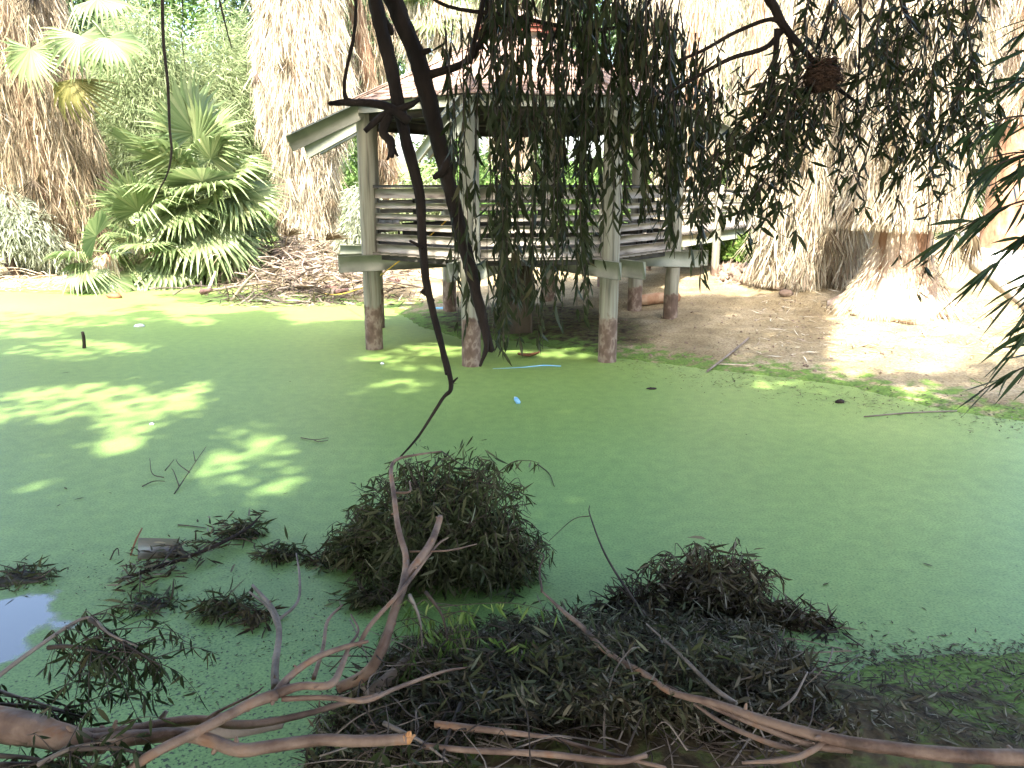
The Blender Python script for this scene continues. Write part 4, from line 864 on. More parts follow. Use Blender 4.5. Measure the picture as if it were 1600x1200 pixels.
flimb(fb, [(530, 1075, .2), (575, 1050, .3), (600, 1005, .42), (618, 950, .5), (631, 912, .55), (634, 870, .6), (622, 825, .68), (615, 770, .78), (611, 735, .85), (620, 718, .88), (655, 710, .88), (690, 705, .86)], [0.030, 0.030, 0.027, 0.025, 0.025, 0.02, 0.018, 0.0165, 0.014, 0.0115, 0.0082, 0.0049])
flimb(fb, [(631, 905, .55), (655, 875, .6), (675, 845, .64), (688, 808, .68)], [0.0246, 0.0246, 0.0230, 0.0197])
flimb(fb, [(615, 770, .78), (640, 768, .8), (640, 752, .82)], [0.0082, 0.0074, 0.0041]); flimb(fb, [(690, 705, .86), (715, 722, .84), (762, 748, .7)], [0.0049, 0.0041, 0.0025], 'twig')
flimb(fb, [(560, 1010, .4), (580, 975, .48), (630, 920, .56), (680, 855, .6), (700, 840, .6)], [0.0131, 0.0131, 0.0115, 0.0074, 0.0041])
flimb(fb, [(640, 862, .6), (700, 860, .6), (745, 850, .55)], [0.0066, 0.0057, 0.0033])
fe = thing('fallen_limb', 'short thick grey log end lying in the leaf litter below the upright forked branch', 'branch', Pz(615, 1060, .1))
flimb(fe, [(575, 1092, .2), (610, 1060, .24), (650, 1025, .26), (672, 1015, .24)], [0.0410, 0.0410, 0.0369, 0.0287], 'bark_grey', 'log')
fr = thing('fallen_limb', 'long pale branch curving through the leaf litter toward the mud bank', 'branch', Pz(1250, 1140, .1))
flimb(fr, [(1700, 1190, 0.60), (1600, 1184, 0.60), (1500, 1180, 0.60), (1400, 1170, 0.60), (1300, 1155, 0.60), (1200, 1128, 0.58), (1120, 1100, 0.55), (1050, 1082, 0.53), (1010, 1055, 0.51), (950, 1020, 0.49), (910, 980, 0.47), (880, 955, 0.45), (845, 922, 0.45)], [.034, .031, .029, .027, .025, .022, .017, .015, .015, .014, .014, .012, .005])
flimb(fr, [(1330, 1170, 0.57), (1270, 1165, 0.57), (1200, 1140, 0.56), (1120, 1108, 0.53), (1040, 1070, 0.49)], [.02, .014, .012, .01, .005])
flimb(fr, [(1290, 1160, 0.58), (1240, 1185, 0.57), (1160, 1192, 0.57)], [.014, .012, .006]); flimb(fr, [(1255, 1175, 0.55), (1200, 1160, 0.55), (1130, 1130, 0.53), (1085, 1100, 0.51)], [.012, .012, .01, .006])
flimb(fr, [(1150, 1100, 0.55), (1110, 1070, 0.55), (1060, 1020, 0.53), (1010, 975, 0.51)], [.012, .01, .008, .004], 'bark_grey')
flimb(fr, [(1215, 1110, 0.53), (1240, 1090, 0.57), (1262, 1050, 0.61)], [.006, .006, .003], 'bark_grey')
flimb(fr, [(847, 925, 0.45), (843, 890, 0.50), (850, 868, 0.55), (838, 862, 0.55)], [.008, .007, .005, .003], 'twig')
fs = thing('fallen_limb', 'pale bare branch half buried in litter below the small dark brush heap', 'branch', Pz(800, 1160, .1))
flimb(fs, [(680, 1132, .42), (760, 1140, .43), (800, 1145, .43), (860, 1152, .42)], [.018, .015, .014, .008]); flimb(fs, [(660, 1165, .42), (730, 1172, .42), (850, 1178, .42), (960, 1190, .42), (1010, 1180, .42)], [.014, .013, .014, .014, .01])
flimb(fs, [(860, 1152, .4), (940, 1175, .4), (1040, 1200, .4)], [.008, .01, .008])
ft = thing('dead_twig', 'thin dark bare twig standing up from brush heap with bent tip', 'twig', Pz(1000, 960, .1))
flimb(ft, [(1010, 965, .2), (985, 930, .25), (945, 865, .32), (922, 805, .4), (921, 790, .42)], [.011, .009, .007, .005, .003], 'twig', 'stem'); flimb(ft, [(922, 806, .4), (895, 812, .38), (858, 845, .3)], [.004, .003, .002], 'twig', 'side_twig')

# ------------------------------------------------------------------ brush heaps and litter
def heap(name, label, c, rx, ry, hz, n, mat, Lf=.12, Wf=.0165, ntw=80, base=0., shape=None):
    c = np.asarray(c, float); t = thing(name, label, 'leaf tuft' if name == 'leaf_tuft' else 'brush heap', c)
    b = Buf(); u = rand_unit(n); u[:, 2] = np.abs(u[:, 2]); f = rng.uniform(.45, 1.02, (n, 1))+.14*rng.random((n, 1))**4; u2 = u*f
    wob = 1+.95*fbm(u[:, 0]*2.4+c[0]*3, u[:, 1]*2.4+u[:, 2]*1.5, 3)[:, None]
    P = c+u2*wob*[rx, ry, hz]; P[:, 2] = np.maximum(P[:, 2], c[2]+.01)
    # clumped sprays: several leaves share a direction
    cid = (vnoise(u[:, 0]*9, u[:, 1]*9)*6.28)
    D = u*[1, 1, .15]*.45+np.stack([np.cos(cid), np.sin(cid), 0*cid], 1)*.45+rng.normal(size=(n, 3))*.55+[0, 0, -.5]
    sc_ = .45+.95*rng.random(n)**1.3; leaves(b, P, D, Lf*sc_, Wf*sc_*rng.uniform(.6, 1.2, n), .4, .1); b.build('foliage', M[mat], t, kind='stuff')
    b = Buf()
    for k in range(ntw):
        a = random.uniform(0, 2*pi); e = random.uniform(.1, 1.3); d = np.array([math.cos(a)*math.cos(e)*rx, math.sin(a)*math.cos(e)*ry, math.sin(e)*hz])
        s = random.uniform(.9, 1.2); tube(b, [c+d*.1, c+d*.7+[0, 0, .05*hz], c+d*s+rng.normal(size=3)*.04, c+d*s*1.1+[random.uniform(-.06, .06), random.uniform(-.06, .06), -.12*hz]], [.007, .005, .003, .0015], 4, 4)
    b.build('twigs', M['twig'], t, True, kind='stuff')
    if Lf == .12 and hz > .25:
        bt2, bl2 = Buf(), Buf()
        for k in range(int(70*hz/.7)):
            a = random.uniform(0, 2*pi); e = random.uniform(.05, 1.35); d = np.array([math.cos(a)*math.cos(e)*rx, math.sin(a)*math.cos(e)*ry, math.sin(e)*hz])
            q = c+d*random.uniform(.85, 1.0); o_ = d*random.uniform(.12, .4)+rng.normal(size=3)*[.07, .07, .03]
            strand(bt2, bl2, [q, q+o_*.6+[0, 0, .05], q+o_+[0, 0, -.02], q+o_*1.25+[0, 0, -.1]], .004, .095, .015, .014, .6, .6)
        bt2.build('spray_twigs', M['twig'], t, True, kind='stuff'); bl2.build('sprays', M[mat], t, kind='stuff')
    # dark core of packed rotten leaves and stems
    b = Buf(); V = []; nr, nh = 22, 8
    for j in range(nh):
        ph = j/(nh-1)*pi/2*.98
        for k in range(nr):
            a = 2*pi*k/nr; q = .5*(1+.25*math.sin(3*a+j)+random.uniform(-.12, .12)); V.append(c+[rx*q*math.cos(ph)*math.cos(a), ry*q*math.cos(ph)*math.sin(a), hz*q*math.sin(ph)-.01])
    b.add(V, [[j*nr+k, j*nr+(k+1) % nr, (j+1)*nr+(k+1) % nr, (j+1)*nr+k] for j in range(nh-1) for k in range(nr)])
    b.build('core', M['dark_wood'], t, True)
    return t
heap('brush_heap', 'tall rounded heap of leafy gum twigs standing in the green water', Pz(695, 885, 0), .64, .5, .74, 6200, 'euc_mound', ntw=130)
heap('brush_heap', 'low spreading leafy skirt beside the tall rounded heap', Pz(585, 868, 0), .36, .3, .3, 1300, 'euc_mound', ntw=30)
heap('brush_heap', 'low drooping tip of twigs hanging off the tall heap toward open water', Pz(785, 895, 0), .28, .34, .34, 1300, 'euc_mound', ntw=24)
heap('brush_heap', 'smaller dark brush heap by open water with wet sheen', Pz(1115, 945, 0), .40, .34, .34, 2200, 'euc_dry', ntw=50)
heap('brush_heap', 'flat trailing leaves at the edge of the smaller dark heap', Pz(1200, 970, 0), .42, .16, .12, 1200, 'euc_dry', ntw=20)
heap('brush_heap', 'tangle of bare and leafy twigs between the two heaps', Pz(1000, 965, 0), .3, .25, .2, 700, 'euc_dry', ntw=70)
# small leafy tufts floating around
tufts = [(440, 870, .17, .1, 160, 'small leafy tuft just left of the low leafy skirt'), (350, 955, .16, .1, 190, 'drooping leaf tuft near the grey bare fork'), (400, 970, .12, .08, 90, 'leaf tuft trailing in the weed below the grey fork'), (500, 880, .1, .06, 80, 'little tuft between two leaf heaps'), (385, 835, .12, .1, 140, 'leafy tip at the far end of the floating bough'), (580, 940, .18, .12, 200, 'leaf tuft below the low leafy skirt'), (1290, 985, .14, .03, 60, 'loose leaves drifting off the dark heap'), (30, 905, .3, .05, 190, 'flat raft of dark leaves by the clear water'), (235, 945, .22, .04, 150, 'scattered wet leaves beside the floating bough')]
for x, y, r, hh, n, lab in tufts: 
    heap('leaf_tuft', lab, Pz(x, y, 0), r*1.15, r*.8, hh*1.1, int(n*1.6), 'euc_mound' if y < 960 else 'euc_dry', ntw=8)

def litter(n, poly_px, zlo, zhi, mat, name, Lf=.11, Wf=.018, flat=.5, onwater=False):
    pts = np.array(poly_px, float); lo, hi = pts.min(0), pts.max(0); out = []
    X = rng.uniform(lo[0], hi[0], n*3); Y = rng.uniform(lo[1], hi[1], n*3); ins = np.zeros(len(X), bool)
    for a, c in zip(pts, np.roll(pts, -1, 0)):
        cc = (a[1] > Y) != (c[1] > Y)
        with np.errstate(divide='ignore', invalid='ignore'): ins ^= cc & (X < (c[0]-a[0])*(Y-a[1])/(c[1]-a[1])+a[0])
    X, Y = X[ins][:n], Y[ins][:n]; m = len(X)
    P = np.array([Pz(x, y, 0.12) for x, y in zip(X, Y)]) if m else np.zeros((0, 3))
    g = np.maximum(ground_z(P[:, 0], P[:, 1]), 0)
    hgt = (zlo+(zhi-zlo)*rng.random(m))*(.35+1.3*np.clip(.5+1.3*fbm(P[:, 0]*2.6, P[:, 1]*2.6, 3), 0, 1))
    P[:, 2] = g+hgt
    cid = vnoise(P[:, 0]*5, P[:, 1]*5)*12.56
    D = np.stack([np.cos(cid), np.sin(cid), 0*cid], 1)*.5+rng.normal(size=(m, 3))*[.8, .8, .4 if flat > .3 else .06]
    b = Buf(); sc_ = .4+1.0*rng.random(m)**1.4; leaves(b, P, D, Lf*sc_, Wf*sc_*rng.uniform(.6, 1.25, m), .45, .05, flat=flat); o = b.build(name, M[mat], kind='stuff'); return o
bank = [(470, 1215), (500, 1110), (560, 1070), (640, 985), (720, 955), (830, 960), (960, 950), (1100, 965), (1200, 985), (1250, 1020), (1265, 1070), (1270, 1130), (1300, 1165), (1350, 1215)]
litter(24000, bank, .0, .13, 'euc_dry', 'leaf_litter', .085, .0135)
litter(2600, [(470, 1215), (560, 1080), (700, 980), (900, 960), (1150, 1000), (1200, 1080), (1100, 1215)], .06, .2, 'euc_mound', 'fresh_leaf_litter', .085, .013)
litter(1600, [(1220, 1050), (1400, 1040), (1600, 1030), (1610, 1200), (1400, 1200), (1280, 1120)], 0, .01, 'euc_dry', 'bank_litter', .07, .01, .25)
# brushwood: tangled thin twigs over the litter
b = Buf()
for k in range(430):
    x = random.uniform(560, 1280); y = random.uniform(960, 1200); z = random.uniform(.15, .4)
    if y < 985+abs(x-950)*.12: continue
    a = random.uniform(0, 2*pi); ln = random.uniform(.2, .7); p = Pz(x, y, z); d = np.array([math.cos(a), math.sin(a)*.8, random.uniform(-.25, .3)])*ln
    tube(b, [p-d*.5, p+rng.normal(size=3)*.05, p+d*.35+rng.normal(size=3)*.04, p+d*.5+[0, 0, random.uniform(-.1, .08)]], [.0048, .0035, .0025, .0012], 4, 4)
b.build('brushwood', M['twig'], None, True, kind='stuff')
b = Buf()
for k in range(95):
    x = random.uniform(540, 1280); y = random.uniform(1000, 1200); p = Pz(x, y, random.uniform(.25, .42)); a = random.uniform(0, 2*pi); ln = random.uniform(.2, .55); d = np.array([math.cos(a), math.sin(a)*.8, random.uniform(-.2, .4)])*ln
    tube(b, [p-d*.5, p+rng.normal(size=3)*.05, p+d*.5], [.0045, .0035, .0015], 5, 5)
b.build('pale_brushwood', M['bark_grey'], None, True, kind='stuff')
# arching pair of bare canes
cn = thing('bare_cane', 'two thin pale canes arching out of the litter', 'twig', Pz(950, 1130, .2))
flimb(cn, [(945, 1190, .35), (945, 1110, .45), (960, 1050, .55), (985, 1015, .58), (1000, 1012, .55)], [.006, .005, .004, .003, .002], 'bark_grey', 'cane'); flimb(cn, [(965, 1160, .35), (985, 1110, .42), (990, 1060, .5), (970, 1010, .52), (950, 990, .5)], [.005, .005, .004, .003, .002], 'bark_grey', 'cane')
# leafy green sprays lying on the limb at the lower left
def leafy_branch(label, mains, n_l, Lf=.1, Wf=.022, mat='euc_leaf', droop=.8):
    t = thing('leafy_branch', label, 'branch', Pz(*mains[0][0]))
    bl = Buf(); bt = Buf()
    for i, pts in enumerate(mains):
        b = Buf(); P = tube(b, fl(pts), [.012, .004], 6, 6); b.build('stem', M['bark_grey'] if i == 0 else M['twig'], t, True)
        for k in range(n_l):
            q = P[random.randrange(len(P)//4, len(P))]; d = rng.normal(size=3)*[.2, .15, .08]+[.03, -.02, -.06]
            strand(bt, bl, [q, q+d*.6+[0, 0, .02], q+d+[0, 0, -.05]], .003, Lf, Wf, .024, .5, droop)
    bt.build('twigs', M['twig'], t, True, kind='stuff'); bl.build('foliage', M[mat], t, kind='stuff')
leafy_branch('arched grey twig with drooping green leaves over the lower water', [[(-40, 1085, .55), (60, 1010, .62), (135, 965, .65), (170, 990, .65), (215, 1010, .62)], [(75, 1012, .6), (110, 1010, .62), (160, 1020, .62), (200, 1035, .58)], [(140, 968, .65), (200, 1010, .62), (250, 1040, .55)]], 19, .085, .017)
leafy_branch('dark leafy twigs bunched behind the thick limb', [[(-30, 1070, .5), (30, 1090, .5), (100, 1110, .5)], [(-30, 1100, .5), (60, 1105, .5), (130, 1120, .5)], [(-20, 1180, .45), (50, 1185, .5), (110, 1200, .5)], [(0, 1195, .5), (60, 1190, .5), (160, 1155, .55)]], 12, .085, .017)
leafy_branch('green leafy twig lying across the fork of the thick limb', [[(60, 1195, .55), (110, 1170, .6), (180, 1155, .62)], [(110, 1170, .6), (180, 1170, .6), (230, 1180, .55)]], 8)
leafy_branch('fresh yellow green leaf spray hanging on the upright forked branch', [[(640, 930, .55), (655, 965, .5), (660, 1010, .42)], [(665, 925, .55), (690, 960, .48), (700, 1000, .4)]], 13, .1, .014, 'spray_green', 1.2)
leafy_branch('dull green leaf spray sunk in the litter near the long pale branch', [[(850, 1000, .35), (860, 1030, .3), (875, 1060, .25)], [(890, 1000, .35), (905, 1030, .3), (915, 1060, .25)]], 10, .1, .014, 'spray_green', 1.2)
leafy_branch('grey green leaf spray low in the litter at the bottom edge', [[(600, 1130, .4), (660, 1160, .42), (700, 1190, .42)], [(720, 1100, .4), (700, 1150, .42), (690, 1195, .42)]], 8)

# floating bough with slimy board
fbg = thing('floating_bough', 'dark waterlogged bough floating at an angle in the green weed', 'branch', Pz(300, 870, 0))
flimb(fbg, [(190, 905, .03), (250, 885, .05), (320, 860, .07), (380, 830, .1), (408, 805, .16)], [.014, .016, .015, .012, .005], 'bark_dark', 'stem')
for (x0, y0, x1, y1) in ((250, 885, 290, 842), (320, 860, 350, 838), (220, 900, 218, 925), (300, 868, 250, 850), (360, 842, 400, 850)):
    flimb(fbg, [(x0, y0, .05), ((x0+x1)/2, (y0+y1)/2-4, .07), (x1, y1, .03)], [.007, .005, .003], 'twig', 'side_twig')
b = Buf(); n = 420; x = rng.uniform(190, 410, n); y = 905-(x-190)*.42+rng.normal(size=n)*14
leaves(b, np.array([Pz(a, c, .03+random.random()*.05) for a, c in zip(x, y)]), rng.normal(size=(n, 3))*[.8, .7, .25]+[-.4, 0, 0], rng.uniform(.06, .13, n), rng.uniform(.01, .02, n), .3, .05); b.build('foliage', M['euc_dry'], fbg, kind='stuff')
b = Buf(); q = [Pz(215, 872, .012), Pz(292, 868, .012), Pz(278, 842, .012), Pz(216, 840, .012)]
V = q+[v-[0, 0, .02] for v in q]; b.add(V, BOXF); o = b.build('sunken_board', M['slime'], None, origin=q[0]); tag(o, 'brown slimy board awash beside the floating bough', 'board')
def stick(name, label, pts, r, mat, cat, n=6):
    P = fl(pts); b = Buf(); tube(b, P, r, n, 5, .1); o = b.build(name, M[mat], None, True, origin=P[0]); tag(o, label, cat); return o
stick('leaning_stake', 'thin reddish stake leaning at the corner of the slimy board', [(204, 868, 0), (212, 845, .08), (222, 825, .14)], [.008, .008, .006], 'rust_leaf', 'stake')
stick('upright_stick', 'lone stick standing upright in the open green weed', [(132, 548, -.05), (131, 530, .16), (129, 519, .29)], [.035, .032, .028], 'bark_dark', 'stick')
stick('cane_pole', 'straight pale grey pole lying half in the weed on the mud shore', [(1105, 580, .02), (1140, 553, .12), (1170, 528, .22)], [.017, .017, .017], 'bark_grey', 'pole')
stick('driftwood_stick', 'short brown stick lying by the pale pole', [(1122, 569, .03), (1150, 570, .04), (1182, 572, .03)], [.012, .016, .008], 'straw_stick', 'stick')
stick('floating_reed', 'long grey reed floating on the weed near the right bank', [(1350, 651, .01), (1420, 645, .012), (1495, 642, .012)], [.008, .01, .008], 'bark_grey', 'reed')
stick('mud_twig', 'thin dark twig lying on the dry mud in line with the pole', [(1195, 530, .1), (1225, 527, .12)], [.008, .005], 'twig', 'twig')
b = Buf(); tube(b, fl([(770, 576, .01), (815, 574, .012), (848, 571, .012), (876, 572, .012)]), [.003, .005, .011, .008], 6, 5); o = b.build('blue_strip', M['blue'], None, True, origin=Pz(825, 573, 0)); tag(o, 'long thin blue plastic strip floating before the front gazebo posts', 'litter')
def lump(name, label, cat, px, py, size, mat, zoff=0., seed=0):
    c = Pg(px, py)+[0, 0, zoff]; b = Buf(); V = []; nr, nh = 10, 6
    for j in range(nh):
        ph = -pi/2+pi*j/(nh-1)
        for k in range(nr):
            a = 2*pi*k/nr; q = 1+random.uniform(-.2, .2); V.append(c+[size[0]*q*math.cos(ph)*math.cos(a)+1e-5*k, size[1]*q*math.cos(ph)*math.sin(a), size[2]*(math.sin(ph)*q+.5)])
    b.add(V, [[j*nr+k, j*nr+(k+1) % nr, (j+1)*nr+(k+1) % nr, (j+1)*nr+k] for j in range(nh-1) for k in range(nr)]); o = b.build(name, M[mat], None, True, origin=c); return tag(o, label, cat)
# small blue bottle
c = Pz(808, 626, .02); d = np.array([.03, -.17, 0.]); b = Buf(); tube(b, [c-d*.5, c, c+d*.5], [.03, .032, .03], 10, 3)
bo = thing('bottle', 'small blue bottle with white neck floating in the weed', 'bottle', c); b.build('body', M['blue'], bo, True)
b = Buf(); tube(b, [c-d*.5, c-d*.75, c-d*.95], [.02, .013, .013], 8, 3); b.build('neck', M['white_plastic'], bo, True)
lump('plastic_scrap', 'crumpled pale blue scrap floating near the far shore', 'litter', 218, 511, (.11, .06, .04), 'white_plastic')
lump('plastic_scrap', 'tiny pale blue scrap floating in a patch of sun', 'litter', 237, 664, (.03, .02, .015), 'white_plastic')
lump('plastic_scrap', 'tiny white scrap floating in front of the gazebo corner post', 'litter', 597, 569, (.03, .03, .02), 'white_plastic')
lump('plastic_scrap', 'blue scrap lying in the shade under the deck', 'litter', 690, 483, (.22, .06, .03), 'blue')
lump('dark_clod', 'small dark clod sticking out of the weed near the pole', 'clod', 1312, 630, (.055, .04, .035), 'bark_dark')
lump('floating_clod', 'dark bit of bark adrift between the heaps and the gazebo', 'bark', 1018, 608, (.07, .05, .015), 'bark_dark')
lump('bark_piece', 'curled red brown bark piece at the shore of the young palms', 'bark', 178, 466, (.2, .1, .09), 'rust_leaf')
# rust coloured dead leaf boat
c = Pz(826, 556, .03); b = Buf()
V = []; 
for k, t in enumerate(np.linspace(-1, 1, 7)):
    w_ = .07*(1-t*t)+.004; V += [c+[t*.18-.01, -w_+t*.05, .02+.04*t*t], c+[t*.18, t*.05, -.015+.05*t*t], c+[t*.18+.01, w_+t*.05, .03+.04*t*t]]
b.add(V, [[k*3+j, k*3+j+1, k*3+j+4, k*3+j+3] for k in range(6) for j in range(2)])
o = b.build('palm_husk', M['rust_leaf'], None, True, origin=c); tag(o, 'curled rust brown husk floating in front of the deck', 'husk')
# small floating twigs
for lab, segs in (('forked bare twig poking out of the weed below the sun patches', [[(272, 772, 0), (290, 745, .05), (310, 715, .08), (322, 698, .1)], [(296, 738, .06), (280, 726, .07), (275, 718, .08)], [(280, 760, .03), (272, 738, .06), (268, 732, .07)], [(305, 720, .08), (302, 705, .1)]]),
                  ('bent leafy twig afloat next to the forked twig', [[(222, 760, .01), (240, 752, .02), (258, 752, .02)], [(256, 746, .02), (238, 740, .04), (234, 716, .1)], [(258, 735, .02), (272, 718, .05)]]),
                  ('dark twig with spread arms afloat near the sunny weed', [[(470, 684, .01), (492, 687, .02), (513, 684, .02)], [(490, 687, .02), (498, 690, .02), (512, 688, .01)]]),
                  ('loop of thin twig standing in the weed', [[(172, 875, 0), (178, 862, .04), (184, 857, .06), (186, 868, .02)]]),
                  ('thin straight twig adrift beyond the floating bough', [[(278, 820, .008), (300, 822, .008), (322, 825, .008)]]),
                  ('thin dark twig adrift near the far shore debris', [[(425, 470, .01), (460, 474, .02), (500, 470, .02), (540, 476, .01)]]),
                  ('fine twig adrift right of the tall heap', [[(840, 725, .006), (858, 740, .006), (866, 760, .006)]]),
                  ('two crossed dark twigs at the dark heap tail', [[(1318, 990, .01), (1340, 1005, .02), (1350, 1012, .01)], [(1322, 1005, .01), (1345, 1008, .02)]])):
    t = thing('floating_twig', lab, 'twig', Pz(segs[0][0][0], segs[0][0][1], 0), group='twigs afloat on the pond')
    for s in segs: flimb(t, s, [.006, .003] if s[0][1] > 600 else [.02, .012], 'twig', 'stem', 5, 0)
# loose single leaves on the weed
spots = [(105, 765), (132, 778), (170, 770), (95, 788), (310, 600), (455, 597), (450, 770), (1285, 915), (1165, 680), (1440, 880), (715, 600), (110, 582), (210, 592)]
bl = Buf(); leaves(bl, [(0, 0, .006)], [(1, 0, .03)], .11, .028, .15, 0, flat=.05); lm = bl.mesh('floating_leaf', M['euc_dry'])
for i, (x, y) in enumerate(spots):
    o = bpy.data.objects.new('floating_leaf', lm); COL.objects.link(o); o.location = Pz(x, y, 0.003); o.rotation_euler = (0, 0, random.uniform(0, 6.28)); s = random.uniform(.45, .85)*(1.4 if y < 620 else 1); o.scale = (s, s, s)
    tag(o, 'single dark dry leaf afloat on the smooth green weed', 'leaf', 'loose leaves afloat on the pond')
# fine flecks
b = Buf(); n = 900; x = rng.uniform(100, 620, n); y = rng.uniform(850, 1100, n); P = np.array([Pz(a, c, .004) for a, c in zip(x, y)])
leaves(b, P, rng.normal(size=(n, 3))*[1, 1, .02], rng.uniform(.01, .04, n), rng.uniform(.005, .012, n), .2, 0, 1, flat=.05); b.build('weed_flecks', M['euc_dry'], kind='stuff')
n = 1500; x = rng.uniform(960, 1600, n); y = 563+(x-960)*.145+rng.normal(size=n)*14; P = np.array([Pz(a, c, .0) for a, c in zip(x, y)]); P[:, 2] = np.maximum(ground_z(P[:, 0], P[:, 1]), 0)+.006
b = Buf(); leaves(b, P, rng.normal(size=(n, 3))*[1, 1, .05], rng.uniform(.02, .09, n), rng.uniform(.008, .02, n), .2, 0, 1, flat=.1); b.build('shore_flecks', M['euc_dry'], kind='stuff')

n = 900; x = rng.uniform(1230, 1620, n); y = 1030+rng.normal(size=n)*20; P = np.array([Pz(a, c, .0) for a, c in zip(x, y)]); P[:, 2] = np.maximum(ground_z(P[:, 0], P[:, 1]), 0)+.006
b = Buf(); leaves(b, P, rng.normal(size=(n, 3))*[1, 1, .05], rng.uniform(.015, .07, n), rng.uniform(.006, .014, n), .2, 0, 1, flat=.1); b.build('bank_flecks', M['euc_dry'], kind='stuff')
# ------------------------------------------------------------------ dead frond pile at the far shore
DG = 'dead palm fronds piled at the far shore'
dead = [(395, 462, 20, 20, 'dead frond with pale stalk dipping into the weed beside the fan palm stump'), (430, 440, 140, 35, 'dead frond crumpled on top of the pile with reddish base'), (465, 415, 60, 40, 'grey dead frond standing up against the pale palm'), (500, 430, -20, 15, 'straw dead frond lying toward the gazebo post'), (530, 450, 200, 10, 'dead frond sprawled at the waterline before the whitish bush'), (560, 440, 160, 12, 'dead frond lying behind the gazebo corner post'), (450, 455, -160, 5, 'flattened dead frond with its blades in the weed'), (410, 420, 100, 30, 'dead frond leaning on the brown fibrous stump'), (490, 405, 30, 35, 'curled grey dead frond near the palm foot'), (600, 455, 30, 8, 'dead frond half under the gazebo deck'), (370, 445, -60, 8, 'short broken dead frond by the water below the fan palm'), (520, 465, -80, 4, 'dead frond tips trailing into green weed by the corner post'), (640, 440, 170, 10, 'dead frond scrap seen under the gazebo beam'), (445, 425, -60, 62, 'grey dead frond rising steeply from the top of the pile'), (425, 432, -140, 40, 'pale dead frond slumped over the water side of the pile'), (480, 428, -40, 52, 'brown dead frond bent over the gazebo side of the pile'), (460, 440, -95, 30, 'dead frond with splayed blades at the front middle of the pile'), (505, 410, 60, 45, 'dead frond poking up behind the pile beside the palm foot'), (385, 435, -110, 25, 'dead frond folded flat between stump and pile')]
for x, y, az, el, lab in dead:
    q = Pg(x, y)+[0, 0, .12+.5*math.sin(math.radians(el))]; t = thing('dead_palm_frond', lab, 'palm frond', q, group=DG)
    put_frond(t, random.choice(FR_DK+[FR_DK[2]]), q, math.radians(az), math.radians(el-25), random.uniform(-1, 1), random.uniform(.85, 1.25), 'blades')
    d = np.array([math.cos(math.radians(az)), math.sin(math.radians(az)), 0]); b = Buf(); tube(b, [q, q-d*.5+[0, 0, -.05], q-d*1.0+[0, 0, -.12]], [.04, .035, .05], 6, 4); b.build('stalk', M['straw_stick'], t, True)
    b = Buf(); tube(b, [q-d*.95+[0, 0, -.1], q-d*1.25+[0, 0, -.14]], [.05, .08], 7, 3, .4); b.build('stalk_base', M['red_boot'], t, True)
b = Buf(); n = 4200; x = np.where(rng.random(n) < .5, rng.normal(455, 60, n), rng.uniform(340, 660, n)); y = rng.uniform(405, 466, n); P = np.array([Pz(a, c, .2) for a, c in zip(x, y)]); g = ground_z(P[:, 0], P[:, 1]); P[:, 2] = np.maximum(g, 0)+rng.random(n)*(.25+.75*np.exp(-((x-455)/75)**2-((y-428)/30)**2))*np.clip(g*5+.15, 0, 1)
leaves(b, P, rng.normal(size=(n, 3))*[1, .8, .3], rng.uniform(.2, .8, n), rng.uniform(.02, .05, n), .3, .15, 1); b.build('frond_litter', M['litter_dark'], kind='stuff')
b = Buf(); n = 1500; x = np.concatenate([rng.uniform(-40, 200, n//2), rng.uniform(1180, 1600, n-n//2)]); y = np.concatenate([rng.uniform(425, 456, n//2), rng.uniform(455, 560, n-n//2)]); P = np.array([Pg(a, c) for a, c in zip(x, y)])
leaves(b, P+[0, 0, .02], rng.normal(size=(n, 3))*[1, .8, .12], rng.uniform(.08, .4, n), rng.uniform(.01, .03, n), .3, .05, 1, flat=.3); b.build('straw_litter', M['thatch'], kind='stuff')
for x0, y0, x1, y1, z1, lab in ((322, 462, 337, 425, .5, 'bent bare stalk sticking up from the shore litter'), (362, 470, 400, 425, .7, 'long pale frond stalk leaning out over the weed'), (640, 390, 655, 425, .05, 'pale stalk leaning under the gazebo deck corner')):
    p, q = Pg(x0, y0), Pg(x1, y1)*0+np.array(Pz(x1, y1, z1)); b = Buf(); tube(b, [p, (p+q)/2+[.05, 0, .1], q], [.045, .04, .03], 6, 5, .1); o = b.build('frond_stalk', M['straw_stick'], None, True, origin=p); tag(o, lab, 'stalk', 'bare frond stalks')
b = Buf()
for k in range(75):
    x = random.gauss(460, 70); y = random.gauss(436, 14)
    if y > 464: continue
    p = Pg(x, y); a = random.uniform(0, pi); ln = random.uniform(.5, 1.6); d = np.array([math.cos(a), math.sin(a)*.6, random.uniform(-.3, .6)])*ln; up = .15+.55*math.exp(-((x-455)/70)**2)*random.random()
    tube(b, [p-d*.5+[0, 0, max(up, .5*d[2]+.05)], p+rng.normal(size=3)*.08+[0, 0, up+.05], p+d*.5+[0, 0, max(up, .05-.5*d[2])]], [.028, .022, .012], 5, 4, .15)
b.build('stick_tangle', M['bark_grey'], None, True, kind='stuff')
# bare twigs at the far-left water edge
b = Buf()
for k in range(60):
    p = Pg(random.uniform(-20, 110), random.uniform(405, 455)); d = rng.normal(size=3)*[.7, .4, .2]; tube(b, [p+[0, 0, .1], p+d*.5+[0, 0, .2], p+d+[0, 0, .1]], [.02, .012, .006], 4, 4)
b.build('shore_brushwood', M['straw_stick'], None, True, kind='stuff')
